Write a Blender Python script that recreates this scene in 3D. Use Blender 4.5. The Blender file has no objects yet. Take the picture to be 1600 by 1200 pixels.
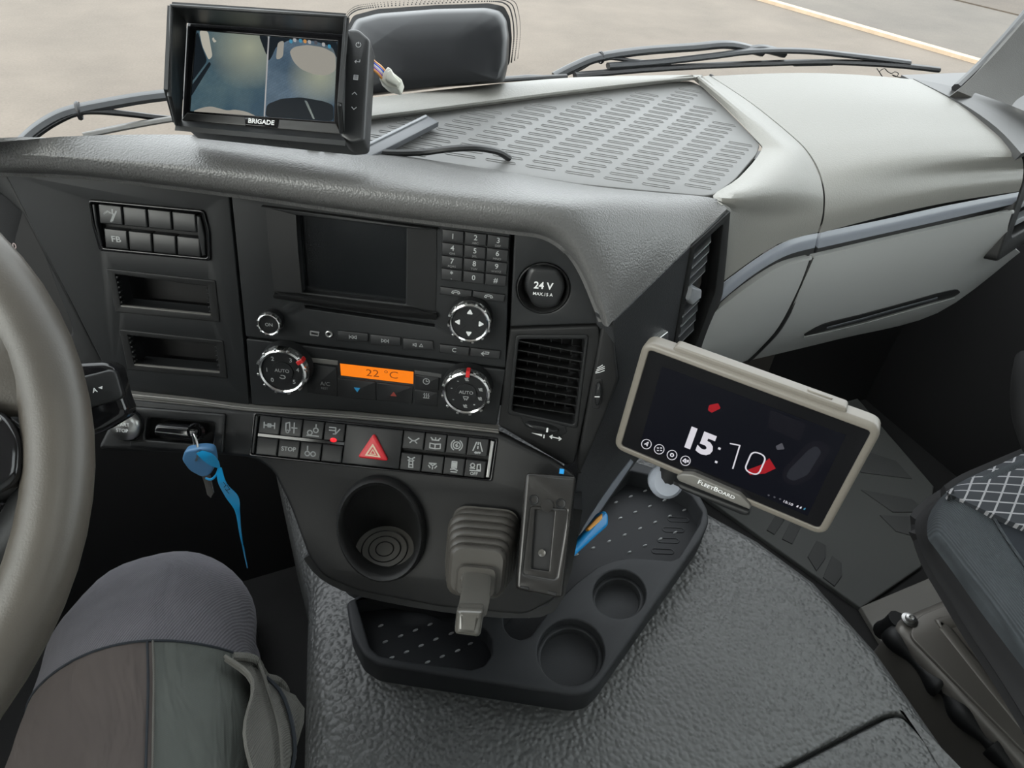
import bpy, bmesh, math, random
from mathutils import Vector as V, Matrix
from mathutils.geometry import tessellate_polygon
from mathutils.bvhtree import BVHTree
random.seed(4)
sc = bpy.context.scene
COL = sc.collection
rad = math.radians

# ------------------------------------------------------------------ camera
YAW, PITCH, ROLL, FPX = rad(27), rad(40), rad(5.2), 1110.0
EYE = V((0, 0, 1.3)); UP = V((0, 0, 1))
HEAD = V((math.sin(YAW), math.cos(YAW), 0))
FWD = HEAD*math.cos(PITCH) - UP*math.sin(PITCH)
R0 = V((math.cos(YAW), -math.sin(YAW), 0)); U0 = R0.cross(FWD)
CX = R0*math.cos(ROLL) + U0*math.sin(ROLL); CU = -R0*math.sin(ROLL) + U0*math.cos(ROLL)
cam = bpy.data.cameras.new('camera'); camo = bpy.data.objects.new('camera', cam); COL.objects.link(camo)
cam.sensor_fit = 'HORIZONTAL'; cam.sensor_width = 36; cam.lens = 36*FPX/1600; cam.clip_start = .02; cam.clip_end = 200
B = -FWD
camo.matrix_world = Matrix(((CX.x, CU.x, B.x, EYE.x), (CX.y, CU.y, B.y, EYE.y), (CX.z, CU.z, B.z, EYE.z), (0, 0, 0, 1)))
sc.camera = camo

# ------------------------------------------------------------------ light
w = bpy.data.worlds.new('overcast_sky'); sc.world = w; w.use_nodes = True
bg = w.node_tree.nodes['Background']; bg.inputs[0].default_value = (.93, .97, 1, 1); bg.inputs[1].default_value = 4.2
sun = bpy.data.lights.new('sun', 'SUN'); sun.energy = 2.8; sun.angle = rad(40); sun.color = (1, .95, .87)
suno = bpy.data.objects.new('sun', sun); COL.objects.link(suno)
suno.rotation_euler = V((-.75, -.38, .40)).to_track_quat('Z', 'Y').to_euler()
sc.view_settings.view_transform = 'Standard'; sc.view_settings.look = 'None'
sc.view_settings.exposure = 0.0; sc.view_settings.gamma = 1; sc.view_settings.use_curve_mapping = False

# ------------------------------------------------------------------ pixel to place helpers (a photo point on a known plane of the cab)
def ray(x, y): return FWD + CX*((x-800)/FPX) - CU*((y-600)/FPX)
def atd(x, y, d): return EYE + ray(x, y)*d
def onp(x, y, o, n):
    r = ray(x, y); return EYE + r*((o-EYE).dot(n)/r.dot(n))
def atz(x, y, z): return onp(x, y, V((0, 0, z)), UP)
def aty(x, y, yy): return onp(x, y, V((0, yy, 0)), V((0, 1, 0)))
class Frame:
    def __init__(s, o, u, v): s.o, s.u, s.v = V(o), V(u).normalized(), V(v).normalized(); s.n = s.u.cross(s.v)
    def px(s, x, y, c=0):
        p = onp(x, y, s.o + s.n*c, s.n) - s.o; return (p.dot(s.u), p.dot(s.v))
    def pp(s, pts, c=0): return [s.px(x, y, c) for x, y in pts]
    def P(s, a, b, c=0): return s.o + s.u*a + s.v*b + s.n*c
    def mpp(s, x, y, c=0):                     # metres per pixel
        return (onp(x, y, s.o+s.n*c, s.n)-EYE).dot(FWD)/FPX
    def mat(s, a=0, b=0, c=0, rot=0):
        u = s.u*math.cos(rot)+s.v*math.sin(rot); v = -s.u*math.sin(rot)+s.v*math.cos(rot); p = s.P(a, b, c); n = s.n
        return Matrix(((u.x, v.x, n.x, p.x), (u.y, v.y, n.y, p.y), (u.z, v.z, n.z, p.z), (0, 0, 0, 1)))
def tilt(deg): return HEAD*math.sin(rad(deg)) + UP*math.cos(rad(deg))
FAS = Frame(atd(580, 480, .66), R0, tilt(12))                       # instrument fascia
LOW = Frame(onp(560, 650, FAS.o+FAS.n*.012, FAS.n), R0, tilt(32))   # lower console
def facing(x, y, d): return Frame(atd(x, y, d), R0, U0)
_a1, _a2, _a3 = atz(600, 170, 1.05), atz(1110, 300, 1.005), atz(1090, 125, 1.035)
_n = (_a2-_a1).cross(_a3-_a1).normalized(); _n = _n if _n.z > 0 else -_n
_u = (R0 - _n*R0.dot(_n)).normalized()
TOP = Frame(_a1, _u, _n.cross(_u))                                   # dash shelf

# ------------------------------------------------------------------ materials
MATS = {}
def nodes(name):
    m = bpy.data.materials.new(name); m.use_nodes = True; MATS[name] = m
    nt = m.node_tree; return m, nt, nt.nodes['Principled BSDF'], nt.nodes, nt.links
def plain(name, col, rough=.5, metal=0, spec=.5, grain=None, strength=.2, dist=.0005, mott=0, kind='noise', coat=0):
    m, nt, b, N, L = nodes(name)
    b.inputs['Base Color'].default_value = (*col, 1); b.inputs['Roughness'].default_value = rough
    b.inputs['Metallic'].default_value = metal; b.inputs['Specular IOR Level'].default_value = spec
    if coat: b.inputs['Coat Weight'].default_value = coat; b.inputs['Coat Roughness'].default_value = .08
    tc = N.new('ShaderNodeNewGeometry')
    if mott:
        t = N.new('ShaderNodeTexNoise'); t.inputs['Scale'].default_value = 9; t.inputs['Detail'].default_value = 5
        L.new(tc.outputs['Position'], t.inputs['Vector'])
        r = N.new('ShaderNodeMapRange'); r.inputs['From Min'].default_value = .3; r.inputs['From Max'].default_value = .7
        r.inputs['To Min'].default_value = 1-mott; r.inputs['To Max'].default_value = 1+mott
        L.new(t.outputs['Fac'], r.inputs['Value'])
        mx = N.new('ShaderNodeVectorMath'); mx.operation = 'SCALE'; mx.inputs[0].default_value = col
        L.new(r.outputs[0], mx.inputs['Scale']); L.new(mx.outputs[0], b.inputs['Base Color'])
    if grain:
        if kind == 'leather':
            t = N.new('ShaderNodeTexVoronoi'); t.feature = 'SMOOTH_F1'; t.inputs['Scale'].default_value = grain
            t.inputs['Smoothness'].default_value = .6
            n2 = N.new('ShaderNodeTexNoise'); n2.inputs['Scale'].default_value = grain*.4
            mxv = N.new('ShaderNodeMixRGB'); mxv.inputs[0].default_value = .5/grain
            L.new(tc.outputs['Position'], n2.inputs['Vector']); L.new(tc.outputs['Position'], mxv.inputs[1]); L.new(n2.outputs['Color'], mxv.inputs[2])
            L.new(mxv.outputs[0], t.inputs['Vector']); out = t.outputs['Distance']
        else:
            t = N.new('ShaderNodeTexNoise'); t.inputs['Scale'].default_value = grain; t.inputs['Detail'].default_value = 2
            L.new(tc.outputs['Position'], t.inputs['Vector']); out = t.outputs['Fac']
        bp = N.new('ShaderNodeBump'); bp.inputs['Strength'].default_value = strength; bp.inputs['Distance'].default_value = dist
        if kind == 'leather': bp.invert = True
        L.new(out, bp.inputs['Height']); L.new(bp.outputs[0], b.inputs['Normal'])
    return m
def glow(name, col, s=1.0):
    m, nt, b, N, L = nodes(name)
    b.inputs['Base Color'].default_value = (0, 0, 0, 1); b.inputs['Emission Color'].default_value = (*col, 1); b.inputs['Emission Strength'].default_value = s
    b.inputs['Roughness'].default_value = .25; return m
plain('black', (.010, .0106, .0112), .5, spec=.35, grain=1800, strength=.25, dist=.0003)
plain('black_fascia', (.0118, .0127, .0136), .46, spec=.36, grain=2200, strength=.3, dist=.0003)
plain('console_black', (.0105, .0107, .011), .5, spec=.34, grain=2200, strength=.3, dist=.0003)
plain('key_black', (.0125, .013, .0137), .38, spec=.42)
plain('deep_black', (.004, .004, .0045), .6)
plain('gloss_black', (.008, .008, .009), .12)
plain('screen_black', (.006, .007, .008), .22)
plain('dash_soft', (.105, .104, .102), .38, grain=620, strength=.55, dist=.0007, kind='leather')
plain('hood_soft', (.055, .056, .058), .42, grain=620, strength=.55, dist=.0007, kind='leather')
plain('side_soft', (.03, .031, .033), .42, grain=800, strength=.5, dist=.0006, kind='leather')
plain('tunnel_vinyl', (.058, .060, .060), .42, grain=165, strength=.9, dist=.0026, kind='leather', mott=.12)
plain('grey_soft', (.245, .24, .222), .5, grain=620, strength=.35, dist=.0006, kind='leather')
plain('grey_hard', (.30, .305, .298), .45, grain=1500, strength=.12, dist=.0003)
plain('band_grey', (.26, .28, .32), .3)
plain('mat_rubber', (.16, .16, .158), .5, mott=.06)
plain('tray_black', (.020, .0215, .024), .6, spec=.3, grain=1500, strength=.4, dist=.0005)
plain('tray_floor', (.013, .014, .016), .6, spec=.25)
plain('stud_grey', (.32, .33, .34), .35)
plain('louvre_grey', (.24, .25, .265), .4)
plain('chrome', (.8, .8, .8), .16, metal=1)
plain('satin', (.45, .45, .44), .35, metal=1)
plain('ledge', (.15, .145, .135), .32)
plain('print_white', (.72, .73, .73), .5)
plain('print_grey', (.33, .34, .34), .5)
plain('print_dim', (.2, .2, .2), .5)
plain('red_mark', (.55, .02, .02), .4)
plain('hazard_red', (.62, .02, .03), .35)
plain('hazard_cream', (.8, .62, .45), .5)
plain('blue_mark', (.03, .28, .55), .4)
plain('dull_red', (.28, .05, .04), .4)
plain('boot_rubber', (.055, .051, .045), .42, grain=600, strength=.1, dist=.0005)
plain('lever_grey', (.07, .067, .06), .25, coat=.3)
plain('holder_black', (.016, .015, .014), .3, grain=500, strength=.1, dist=.0004)
plain('wheel_leather', (.058, .051, .042), .42, grain=900, strength=.25, dist=.0004, mott=.22)
plain('tablet_case', (.155, .14, .118), .42, grain=900, strength=.1, dist=.0003)
plain('tablet_grey', (.12, .115, .105), .4)
plain('blue_plastic', (.01, .26, .62), .35)
plain('orange_plastic', (.8, .36, .06), .4)
plain('blue_key', (.07, .19, .36), .45)
plain('ribbon_blue', (.01, .27, .55), .3, coat=.3)
plain('plug_white', (.7, .7, .62), .4)
plain('wire_orange', (.8, .35, .1), .4); plain('wire_blue', (.05, .12, .6), .4); plain('wire_white', (.7, .7, .65), .4); plain('wire_purple', (.3, .15, .5), .4)
plain('strip_grey', (.085, .09, .10), .35)
plain('rubber_black', (.012, .012, .013), .45)
plain('wiper_grey', (.035, .037, .04), .4)
plain('housing_black', (.010, .011, .013), .36, spec=.35)
plain('monitor_black', (.017, .018, .019), .42, grain=900, strength=.15, dist=.0003)
plain('monitor_grey', (.06, .06, .06), .4)
plain('floor_dark', (.004, .004, .004), .8, grain=700, strength=.5, dist=.001)
plain('floor_mat', (.075, .078, .075), .75, grain=900, strength=.4, dist=.001)
plain('mat_patch', (.052, .054, .053), .8, grain=400, strength=.5, dist=.001)
plain('sill_grey', (.16, .155, .14), .7, grain=900, strength=.4, dist=.001)
plain('metal_brown', (.145, .136, .122), .38, metal=.25)
plain('seat_skirt', (.008, .008, .009), .8)
plain('door_dark', (.006, .006, .0065), .6)
plain('kick_panel', (.05, .045, .04), .6)
plain('headliner', (.62, .62, .60), .9)
plain('pillar_grey', (.075, .072, .067), .75, grain=500, strength=.4, dist=.001)
plain('kerb', (.34, .26, .18), .8, mott=.1)
plain('boot_leather', (.015, .014, .013), .5)
glow('orange_lcd', (1.0, .23, .01), .95)
glow('led_red', (1, .02, .03), 1.2)
glow('lit_white', (.78, .76, .82), .85)
glow('lit_red', (.55, .02, .03), .6)
glow('lit_grey', (.22, .22, .26), .35)
glow('lit_blue', (.1, .45, .7), .5)
glow('tablet_dark', (.004, .0045, .008), 1.0)
glow('cluster_white', (.9, .75, .7), .5); glow('cluster_red', (.7, .08, .05), .5); glow('cluster_blue', (.1, .3, .7), .5)
glow('cam_pale', (.55, .53, .45), .75); glow('cam_sand', (.42, .40, .35), .7); glow('cam_dark', (.012, .017, .022), .8); glow('cam_line', (.5, .5, .5), .7)
plain('lcd_digit', (.30, .06, .004), .4)

def fabric(name, col, scale, amt, rot=0.6, bump=.4, fold=0):
    m, nt, b, N, L = nodes(name); b.inputs['Roughness'].default_value = .9; b.inputs['Specular IOR Level'].default_value = .2
    g = N.new('ShaderNodeNewGeometry'); mp = N.new('ShaderNodeMapping'); mp.inputs['Rotation'].default_value = (0, 0, rot)
    wv = N.new('ShaderNodeTexWave'); wv.inputs['Scale'].default_value = scale; wv.inputs['Distortion'].default_value = .4
    ns = N.new('ShaderNodeTexNoise'); ns.inputs['Scale'].default_value = 35; ns.inputs['Detail'].default_value = 6
    L.new(g.outputs['Position'], mp.inputs[0]); L.new(mp.outputs[0], wv.inputs[0]); L.new(g.outputs['Position'], ns.inputs['Vector'])
    ad = N.new('ShaderNodeMath'); ad.operation = 'ADD'; L.new(wv.outputs['Fac'], ad.inputs[0]); L.new(ns.outputs['Fac'], ad.inputs[1])
    r = N.new('ShaderNodeMapRange'); r.inputs['From Max'].default_value = 2; r.inputs['To Min'].default_value = 1-amt; r.inputs['To Max'].default_value = 1+amt
    L.new(ad.outputs[0], r.inputs['Value'])
    s = N.new('ShaderNodeVectorMath'); s.operation = 'SCALE'; s.inputs[0].default_value = col
    L.new(r.outputs[0], s.inputs['Scale']); L.new(s.outputs[0], b.inputs['Base Color'])
    bp = N.new('ShaderNodeBump'); bp.inputs['Strength'].default_value = bump; bp.inputs['Distance'].default_value = .001
    L.new(wv.outputs['Fac'], bp.inputs['Height']); L.new(bp.outputs[0], b.inputs['Normal'])
    if fold:                                   # soft creases in worn cloth
        fm_ = N.new('ShaderNodeMapping'); fm_.inputs['Rotation'].default_value = (0, 0, .5); fm_.inputs['Scale'].default_value = (1, .35, 1)
        fn = N.new('ShaderNodeTexNoise'); fn.inputs['Scale'].default_value = 26; fn.inputs['Detail'].default_value = 3; fn.inputs['Distortion'].default_value = .6
        b2 = N.new('ShaderNodeBump'); b2.inputs['Strength'].default_value = .8; b2.inputs['Distance'].default_value = fold
        L.new(g.outputs['Position'], fm_.inputs[0]); L.new(fm_.outputs[0], fn.inputs['Vector']); L.new(fn.outputs['Fac'], b2.inputs['Height']); L.new(b2.outputs[0], bp.inputs['Normal'])
    return m
fabric('knee_twill', (.10, .097, .108), 160, .35, fold=0.006)
fabric('thigh_brown', (.078, .066, .062), 500, .2, fold=0.016)
fabric('thigh_green', (.085, .092, .085), 420, .25, fold=0.02)
fabric('pocket_cloth', (.10, .098, .09), 300, .3, fold=0.012)
fabric('seat_ribbed', (.055, .062, .068), 95, .35, rot=.25, bump=.9)
fabric('seat_dark', (.026, .030, .036), 600, .3)
def diamond(name):
    m, nt, b, N, L = nodes(name); b.inputs['Roughness'].default_value = .9
    g = N.new('ShaderNodeNewGeometry'); outs = []
    for a in (.45, -.45):
        mp = N.new('ShaderNodeMapping'); mp.inputs['Rotation'].default_value = (0, 0, a)
        sp = N.new('ShaderNodeSeparateXYZ'); L.new(g.outputs['Position'], mp.inputs[0]); L.new(mp.outputs[0], sp.inputs[0])
        mu = N.new('ShaderNodeMath'); mu.operation = 'MULTIPLY'; mu.inputs[1].default_value = 48; L.new(sp.outputs['Y'], mu.inputs[0])
        fr = N.new('ShaderNodeMath'); fr.operation = 'FRACT'; L.new(mu.outputs[0], fr.inputs[0])
        lt = N.new('ShaderNodeMath'); lt.operation = 'LESS_THAN'; lt.inputs[1].default_value = .13; L.new(fr.outputs[0], lt.inputs[0]); outs.append(lt)
    mxm = N.new('ShaderNodeMath'); mxm.operation = 'MAXIMUM'; L.new(outs[0].outputs[0], mxm.inputs[0]); L.new(outs[1].outputs[0], mxm.inputs[1])
    mx = N.new('ShaderNodeMixRGB'); mx.inputs[1].default_value = (.03, .034, .04, 1); mx.inputs[2].default_value = (.32, .32, .33, 1)
    L.new(mxm.outputs[0], mx.inputs[0]); L.new(mx.outputs[0], b.inputs['Base Color']); return m
diamond('seat_diamond')
def asphalt(name, c1, c2):
    m, nt, b, N, L = nodes(name); b.inputs['Roughness'].default_value = .9
    g = N.new('ShaderNodeNewGeometry'); n1 = N.new('ShaderNodeTexNoise'); n1.inputs['Scale'].default_value = .7; n1.inputs['Detail'].default_value = 10; n1.inputs['Roughness'].default_value = .65
    n2 = N.new('ShaderNodeTexNoise'); n2.inputs['Scale'].default_value = 40; n2.inputs['Detail'].default_value = 3
    L.new(g.outputs['Position'], n1.inputs['Vector']); L.new(g.outputs['Position'], n2.inputs['Vector'])
    ad = N.new('ShaderNodeMath'); ad.operation = 'MULTIPLY_ADD'; ad.inputs[1].default_value = .5; L.new(n2.outputs['Fac'], ad.inputs[0]); L.new(n1.outputs['Fac'], ad.inputs[2])
    r = N.new('ShaderNodeMapRange'); r.inputs['From Min'].default_value = .5; r.inputs['From Max'].default_value = 1.0; L.new(ad.outputs[0], r.inputs['Value'])
    mx = N.new('ShaderNodeMixRGB'); mx.inputs[1].default_value = (*c1, 1); mx.inputs[2].default_value = (*c2, 1)
    L.new(r.outputs[0], mx.inputs[0]); L.new(mx.outputs[0], b.inputs['Base Color']); return m
asphalt('yard_asphalt', (.085, .070, .056), (.135, .112, .09))
asphalt('road_asphalt', (.066, .057, .048), (.10, .086, .071))
asphalt('verge_soil', (.042, .033, .025), (.085, .067, .05))
def glassmat(name, tint=(.96, .98, .97)):
    m, nt, b, N, L = nodes(name); N.remove(b)
    t = N.new('ShaderNodeBsdfTransparent'); t.inputs[0].default_value = (*tint, 1)
    gl = N.new('ShaderNodeBsdfGlossy'); gl.inputs['Roughness'].default_value = .02
    fr = N.new('ShaderNodeFresnel'); fr.inputs[0].default_value = 1.25
    mx = N.new('ShaderNodeMixShader'); L.new(fr.outputs[0], mx.inputs[0]); L.new(t.outputs[0], mx.inputs[1]); L.new(gl.outputs[0], mx.inputs[2])
    L.new(mx.outputs[0], N['Material Output'].inputs[0]); return m
glassmat('glass')
def camfeed(name, c1, c2, brick):
    m, nt, b, N, L = nodes(name)
    b.inputs['Base Color'].default_value = (0, 0, 0, 1); b.inputs['Roughness'].default_value = .3
    tc = N.new('ShaderNodeTexCoord'); n1 = N.new('ShaderNodeTexNoise'); n1.inputs['Scale'].default_value = 28; n1.inputs['Detail'].default_value = 4
    br = N.new('ShaderNodeTexBrick'); br.inputs['Scale'].default_value = brick; br.inputs['Color1'].default_value = (1, 1, 1, 1); br.inputs['Color2'].default_value = (.8, .8, .8, 1); br.inputs['Mortar'].default_value = (.55, .55, .55, 1)
    L.new(tc.outputs['Object'], n1.inputs['Vector']); L.new(tc.outputs['Object'], br.inputs['Vector'])
    r = N.new('ShaderNodeMapRange'); r.inputs['From Min'].default_value = .38; r.inputs['From Max'].default_value = .68; L.new(n1.outputs['Fac'], r.inputs['Value'])
    mx = N.new('ShaderNodeMixRGB'); mx.inputs[1].default_value = (*c1, 1); mx.inputs[2].default_value = (*c2, 1); L.new(r.outputs[0], mx.inputs[0])
    mu = N.new('ShaderNodeMixRGB'); mu.blend_type = 'MULTIPLY'; mu.inputs[0].default_value = .6; L.new(mx.outputs[0], mu.inputs[1]); L.new(br.outputs['Color'], mu.inputs[2])
    hm = N.new('ShaderNodeMapping'); hm.name = 'haze_map'; hm.inputs['Location'].default_value = (9, 9, 9); gr = N.new('ShaderNodeTexGradient'); gr.gradient_type = 'SPHERICAL'
    hz = N.new('ShaderNodeMixRGB'); hz.inputs[2].default_value = (.34, .36, .27, 1)
    L.new(tc.outputs['Object'], hm.inputs[0]); L.new(hm.outputs[0], gr.inputs[0]); L.new(gr.outputs['Fac'], hz.inputs[0]); L.new(mu.outputs[0], hz.inputs[1])
    L.new(hz.outputs[0], b.inputs['Emission Color']); b.inputs['Emission Strength'].default_value = .85; return m
camfeed('feed_side', (.035, .08, .12), (.10, .16, .18), 220)
camfeed('feed_front', (.05, .09, .135), (.13, .19, .25), 160)

# ------------------------------------------------------------------ object bookkeeping
WM = {}; ALL = []
def reg(o, W, parent):
    COL.objects.link(o); WM[o] = W; ALL.append(o)
    if parent is not None: o.parent = parent
    return o
def thing(name, label, cat, group=None, at=None):
    o = bpy.data.objects.new(name, None); o.empty_display_size = .02
    reg(o, Matrix.Translation(at) if at is not None else None, None)
    o['label'] = label; o['category'] = cat
    if group: o['group'] = group
    return o
def tag(o, label, cat, group=None):
    o['label'] = label; o['category'] = cat
    if group: o['group'] = group
    return o
def structure(o, label=None):
    o['kind'] = 'structure'
    if label: o['label'] = label
    return o
def finish_mesh(me, mat, ang=38, flags=None):
    if isinstance(mat, (list, tuple)):
        for m in mat: me.materials.append(MATS[m])
    else: me.materials.append(MATS[mat])
    bm = bmesh.new(); bm.from_mesh(me); bmesh.ops.recalc_face_normals(bm, faces=bm.faces) if me.get('closed', 1) else None
    bm.to_mesh(me); bm.free()
    if ang and len(flags or []) in (0, len(me.polygons)):
        me.polygons.foreach_set('use_smooth', flags if flags else [True]*len(me.polygons)); me.set_sharp_from_angle(angle=rad(ang))
def obj(name, vf, mat, parent=None, ang=38, closed=True, fm=None):
    vs, fs = vf
    lo = [min(v[i] for v in vs) for i in range(3)]; hi = [max(v[i] for v in vs) for i in range(3)]
    c = V([(lo[i]+hi[i])/2 for i in range(3)])
    me = bpy.data.meshes.new(name); me.from_pydata([V(v)-c for v in vs], [], fs)
    if not closed: me['closed'] = 0
    if fm: me.polygons.foreach_set('material_index', fm)
    finish_mesh(me, mat, ang, [not isinstance(f, tuple) for f in fs])
    return reg(bpy.data.objects.new(name, me), Matrix.Translation(c), parent)
def shared(name, me, W, parent): return reg(bpy.data.objects.new(name, me), W, parent)
def join(*vfs):
    vs, fs = [], []
    for v, f in vfs:
        k = len(vs); vs += list(v); fs += [type(q)(i+k for i in q) for q in f]
    return vs, fs

# ------------------------------------------------------------------ shapes
def area2(p): return sum(p[i-1][0]*p[i][1]-p[i][0]*p[i-1][1] for i in range(len(p)))/2
def rnd(pts, r, n=4):
    out = []; m = len(pts); rs = r if isinstance(r, (list, tuple)) else [r]*m
    for i in range(m):
        p, a, b = V(pts[i]).to_2d(), V(pts[i-1]).to_2d(), V(pts[(i+1) % m]).to_2d()
        da, db = (a-p), (b-p); la, lb = da.length, db.length
        q = min(rs[i], la*.49, lb*.49)
        if q < 1e-6: out.append((p.x, p.y)); continue
        A, Bq = p+da/la*q, p+db/lb*q
        for k in range(n+1):
            t = k/n; s = A*(1-t)**2 + p*2*t*(1-t) + Bq*t*t; out.append((s.x, s.y))
    return out
def inset(pts, d):
    out = []; m = len(pts)
    for i in range(m):
        p, a, b = V(pts[i]).to_2d(), V(pts[i-1]).to_2d(), V(pts[(i+1) % m]).to_2d()
        e1 = (p-a); e2 = (b-p)
        if e1.length < 1e-9 or e2.length < 1e-9: out.append((p.x, p.y)); continue
        e1.normalize(); e2.normalize()
        n1, n2 = V((-e1.y, e1.x)), V((-e2.y, e2.x)); s = n1+n2
        k = max(.35, s.dot(s)/2) if s.length > 1e-6 else 1
        q = p + s*(d/k)/1.0*.999 if s.length > 1e-6 else p
        out.append((q.x, q.y))
    return out
def plate(fr, outline, holes=(), top=0., thick=.005, bev=.001, seg=3, hbev=None, bottom=True):
    """solid plate in a frame, front face at height top, rounded front edges, with through holes"""
    o = list(outline); o = o if area2(o) > 0 else o[::-1]
    hs = [(list(h) if area2(h) < 0 else list(h)[::-1]) for h in holes]
    vs, fs = [], []
    def ring(p, c):
        k = len(vs); vs.extend(fr.P(a, b, c) for a, b in p); return list(range(k, k+len(p)))
    tops, bots, loops = [], [], []
    for j, p in enumerate([o]+hs):
        bv = bev if j == 0 or hbev is None else hbev
        rings = [ring(p, top-thick)]
        if bv > 0:
            for k in range(seg+1):
                a = math.pi/2*k/seg; rings.append(ring(inset(p, bv*(1-math.cos(a))), top-bv+bv*math.sin(a)))
            last = inset(p, bv)
        else: rings.append(ring(p, top)); last = p
        for r1, r2 in zip(rings, rings[1:]):
            m = len(r1); fs.extend([r1[i], r1[(i+1) % m], r2[(i+1) % m], r2[i]] for i in range(m))
        tops.append(rings[-1]); bots.append(rings[0]); loops.append(last)
    for idx, lp, flip in ((tops, loops, 0), (bots, [o]+hs, 1)):
        if flip and not bottom: continue
        if len(lp) == 1 and len(lp[0]) < 5: f0 = tuple(idx[0]); fs.append(f0[::-1] if flip else f0); continue
        flat = [i for r in idx for i in r]
        for t in tessellate_polygon([[V((a, b, 0)) for a, b in p] for p in lp]):
            q = tuple(flat[i] for i in t); fs.append(q[::-1] if flip else q)      # tuples: flat caps
    return vs, fs
def circ(cx, cy, r, n=24, ry=None, a0=0, a1=2*math.pi, closed=True):
    ry = r if ry is None else ry; m = n if closed else n+1
    return [(cx+r*math.cos(a0+(a1-a0)*k/n), cy+ry*math.sin(a0+(a1-a0)*k/n)) for k in range(m)]
def lathe(fr, cx, cy, prof, n=32, sx=1., sy=1.):
    """profile of (radius, height) about the frame normal at cx, cy"""
    vs, fs, rings = [], [], []
    for r, c in prof:
        k = len(vs)
        if r < 1e-6: vs.append(fr.P(cx, cy, c)); rings.append([k]*n)
        else:
            vs.extend(fr.P(cx+sx*r*math.cos(2*math.pi*i/n), cy+sy*r*math.sin(2*math.pi*i/n), c) for i in range(n)); rings.append(list(range(k, k+n)))
    for a, b in zip(rings, rings[1:]):
        for i in range(n):
            q = [a[i], a[(i+1) % n], b[(i+1) % n], b[i]]; q = list(dict.fromkeys(q))
            if len(q) > 2: fs.append(q)
    if prof[0][0] > 1e-6: fs.append(rings[0][::-1])
    if prof[-1][0] > 1e-6: fs.append(rings[-1])
    return vs, fs
def catmull(p, n=6):
    p = [V(q) for q in p]; out = []
    for i in range(len(p)-1):
        a, b, c, d = p[max(i-1, 0)], p[i], p[i+1], p[min(i+2, len(p)-1)]
        for k in range(n):
            t = k/n; out.append(.5*((2*b)+(c-a)*t+(2*a-5*b+4*c-d)*t*t+(3*b-a-3*c+d)*t**3))
    out.append(p[-1]); return out
def tube(pts, r, n=10, flat=1., smooth=6, up=UP):
    p = catmull(pts, smooth) if smooth else [V(q) for q in pts]
    m = len(p); rr = r if callable(r) else (lambda t: r)
    vs, fs = [], []; pu = None
    for i in range(m):
        t = (p[min(i+1, m-1)]-p[max(i-1, 0)]).normalized()
        a = up if pu is None else pu
        s = t.cross(a)
        if s.length < 1e-4: s = t.cross(V((1, .1, 0)))
        s.normalize(); q = s.cross(t).normalized(); pu = q
        R = rr(i/(m-1))
        for k in range(n):
            an = 2*math.pi*k/n; vs.append(p[i] + s*R*math.cos(an) + q*R*flat*math.sin(an))
    for i in range(m-1):
        for k in range(n): fs.append([i*n+k, i*n+(k+1) % n, (i+1)*n+(k+1) % n, (i+1)*n+k])
    fs.append(list(range(n))[::-1]); fs.append(list(range((m-1)*n, m*n)))
    return vs, fs
def sections(rings):
    """loft through closed rings of equal length, capped"""
    n = len(rings[0]); vs = [v for r in rings for v in r]; fs = []
    for i in range(len(rings)-1):
        for k in range(n): fs.append([i*n+k, i*n+(k+1) % n, (i+1)*n+(k+1) % n, (i+1)*n+k])
    fs.append(list(range(n))[::-1]); fs.append(list(range(len(vs)-n, len(vs)))); return vs, fs
def grid(rows, su=4, sv=4, thick=.006, smooth_u=True):
    """shell through a grid of points (rows of equal length), given thickness away from the eye"""
    R = [catmull(r, su) if smooth_u else [V(a).lerp(V(b), k/su) for a, b in zip(r, r[1:]) for k in range(su)]+[V(r[-1])] for r in rows]
    cols = [catmull(list(c), sv) for c in zip(*R)]
    nu, nv = len(cols), len(cols[0])
    P = [[cols[i][j] for j in range(nv)] for i in range(nu)]
    vs = [P[i][j] for i in range(nu) for j in range(nv)]
    fs = [[i*nv+j, (i+1)*nv+j, (i+1)*nv+j+1, i*nv+j+1] for i in range(nu-1) for j in range(nv-1)]
    if thick:
        nr = []
        for i in range(nu):
            for j in range(nv):
                d1 = P[min(i+1, nu-1)][j]-P[max(i-1, 0)][j]; d2 = P[i][min(j+1, nv-1)]-P[i][max(j-1, 0)]
                n = d1.cross(d2); n = n.normalized() if n.length > 1e-12 else UP.copy()
                if n.dot(EYE-P[i][j]) < 0: n = -n
                nr.append(n)
        k = len(vs); vs = vs + [v-n*thick for v, n in zip(vs, nr)]
        fs = fs + [[q+k for q in f[::-1]] for f in fs]
        bd = [i*nv for i in range(nu)]+[(nu-1)*nv+j for j in range(1, nv)]+[i*nv+nv-1 for i in range(nu-2, -1, -1)]+[j for j in range(nv-2, 0, -1)]
        for a, b in zip(bd, bd[1:]+bd[:1]): fs.append([a, b, b+k, a+k])
    return vs, fs
def box(fr, a0, a1, b0, b1, c0, c1, bev=.001):
    return plate(fr, [(a0, b0), (a1, b0), (a1, b1), (a0, b1)], (), c1, c1-c0, min(bev, abs(a1-a0)*.4, abs(b1-b0)*.4))
WORLD = Frame((0, 0, 0), (1, 0, 0), (0, 1, 0))
def bvh(o):
    W = WM[o]; return BVHTree.FromPolygons([W @ v.co for v in o.data.vertices], [tuple(p.vertices) for p in o.data.polygons])
def hit(tree, x, y, lift=0):
    p, n, i, d = tree.ray_cast(EYE, ray(x, y).normalized())
    if p is None: return None, None
    if n.dot(ray(x, y)) > 0: n = -n
    return p+n*lift, n
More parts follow.
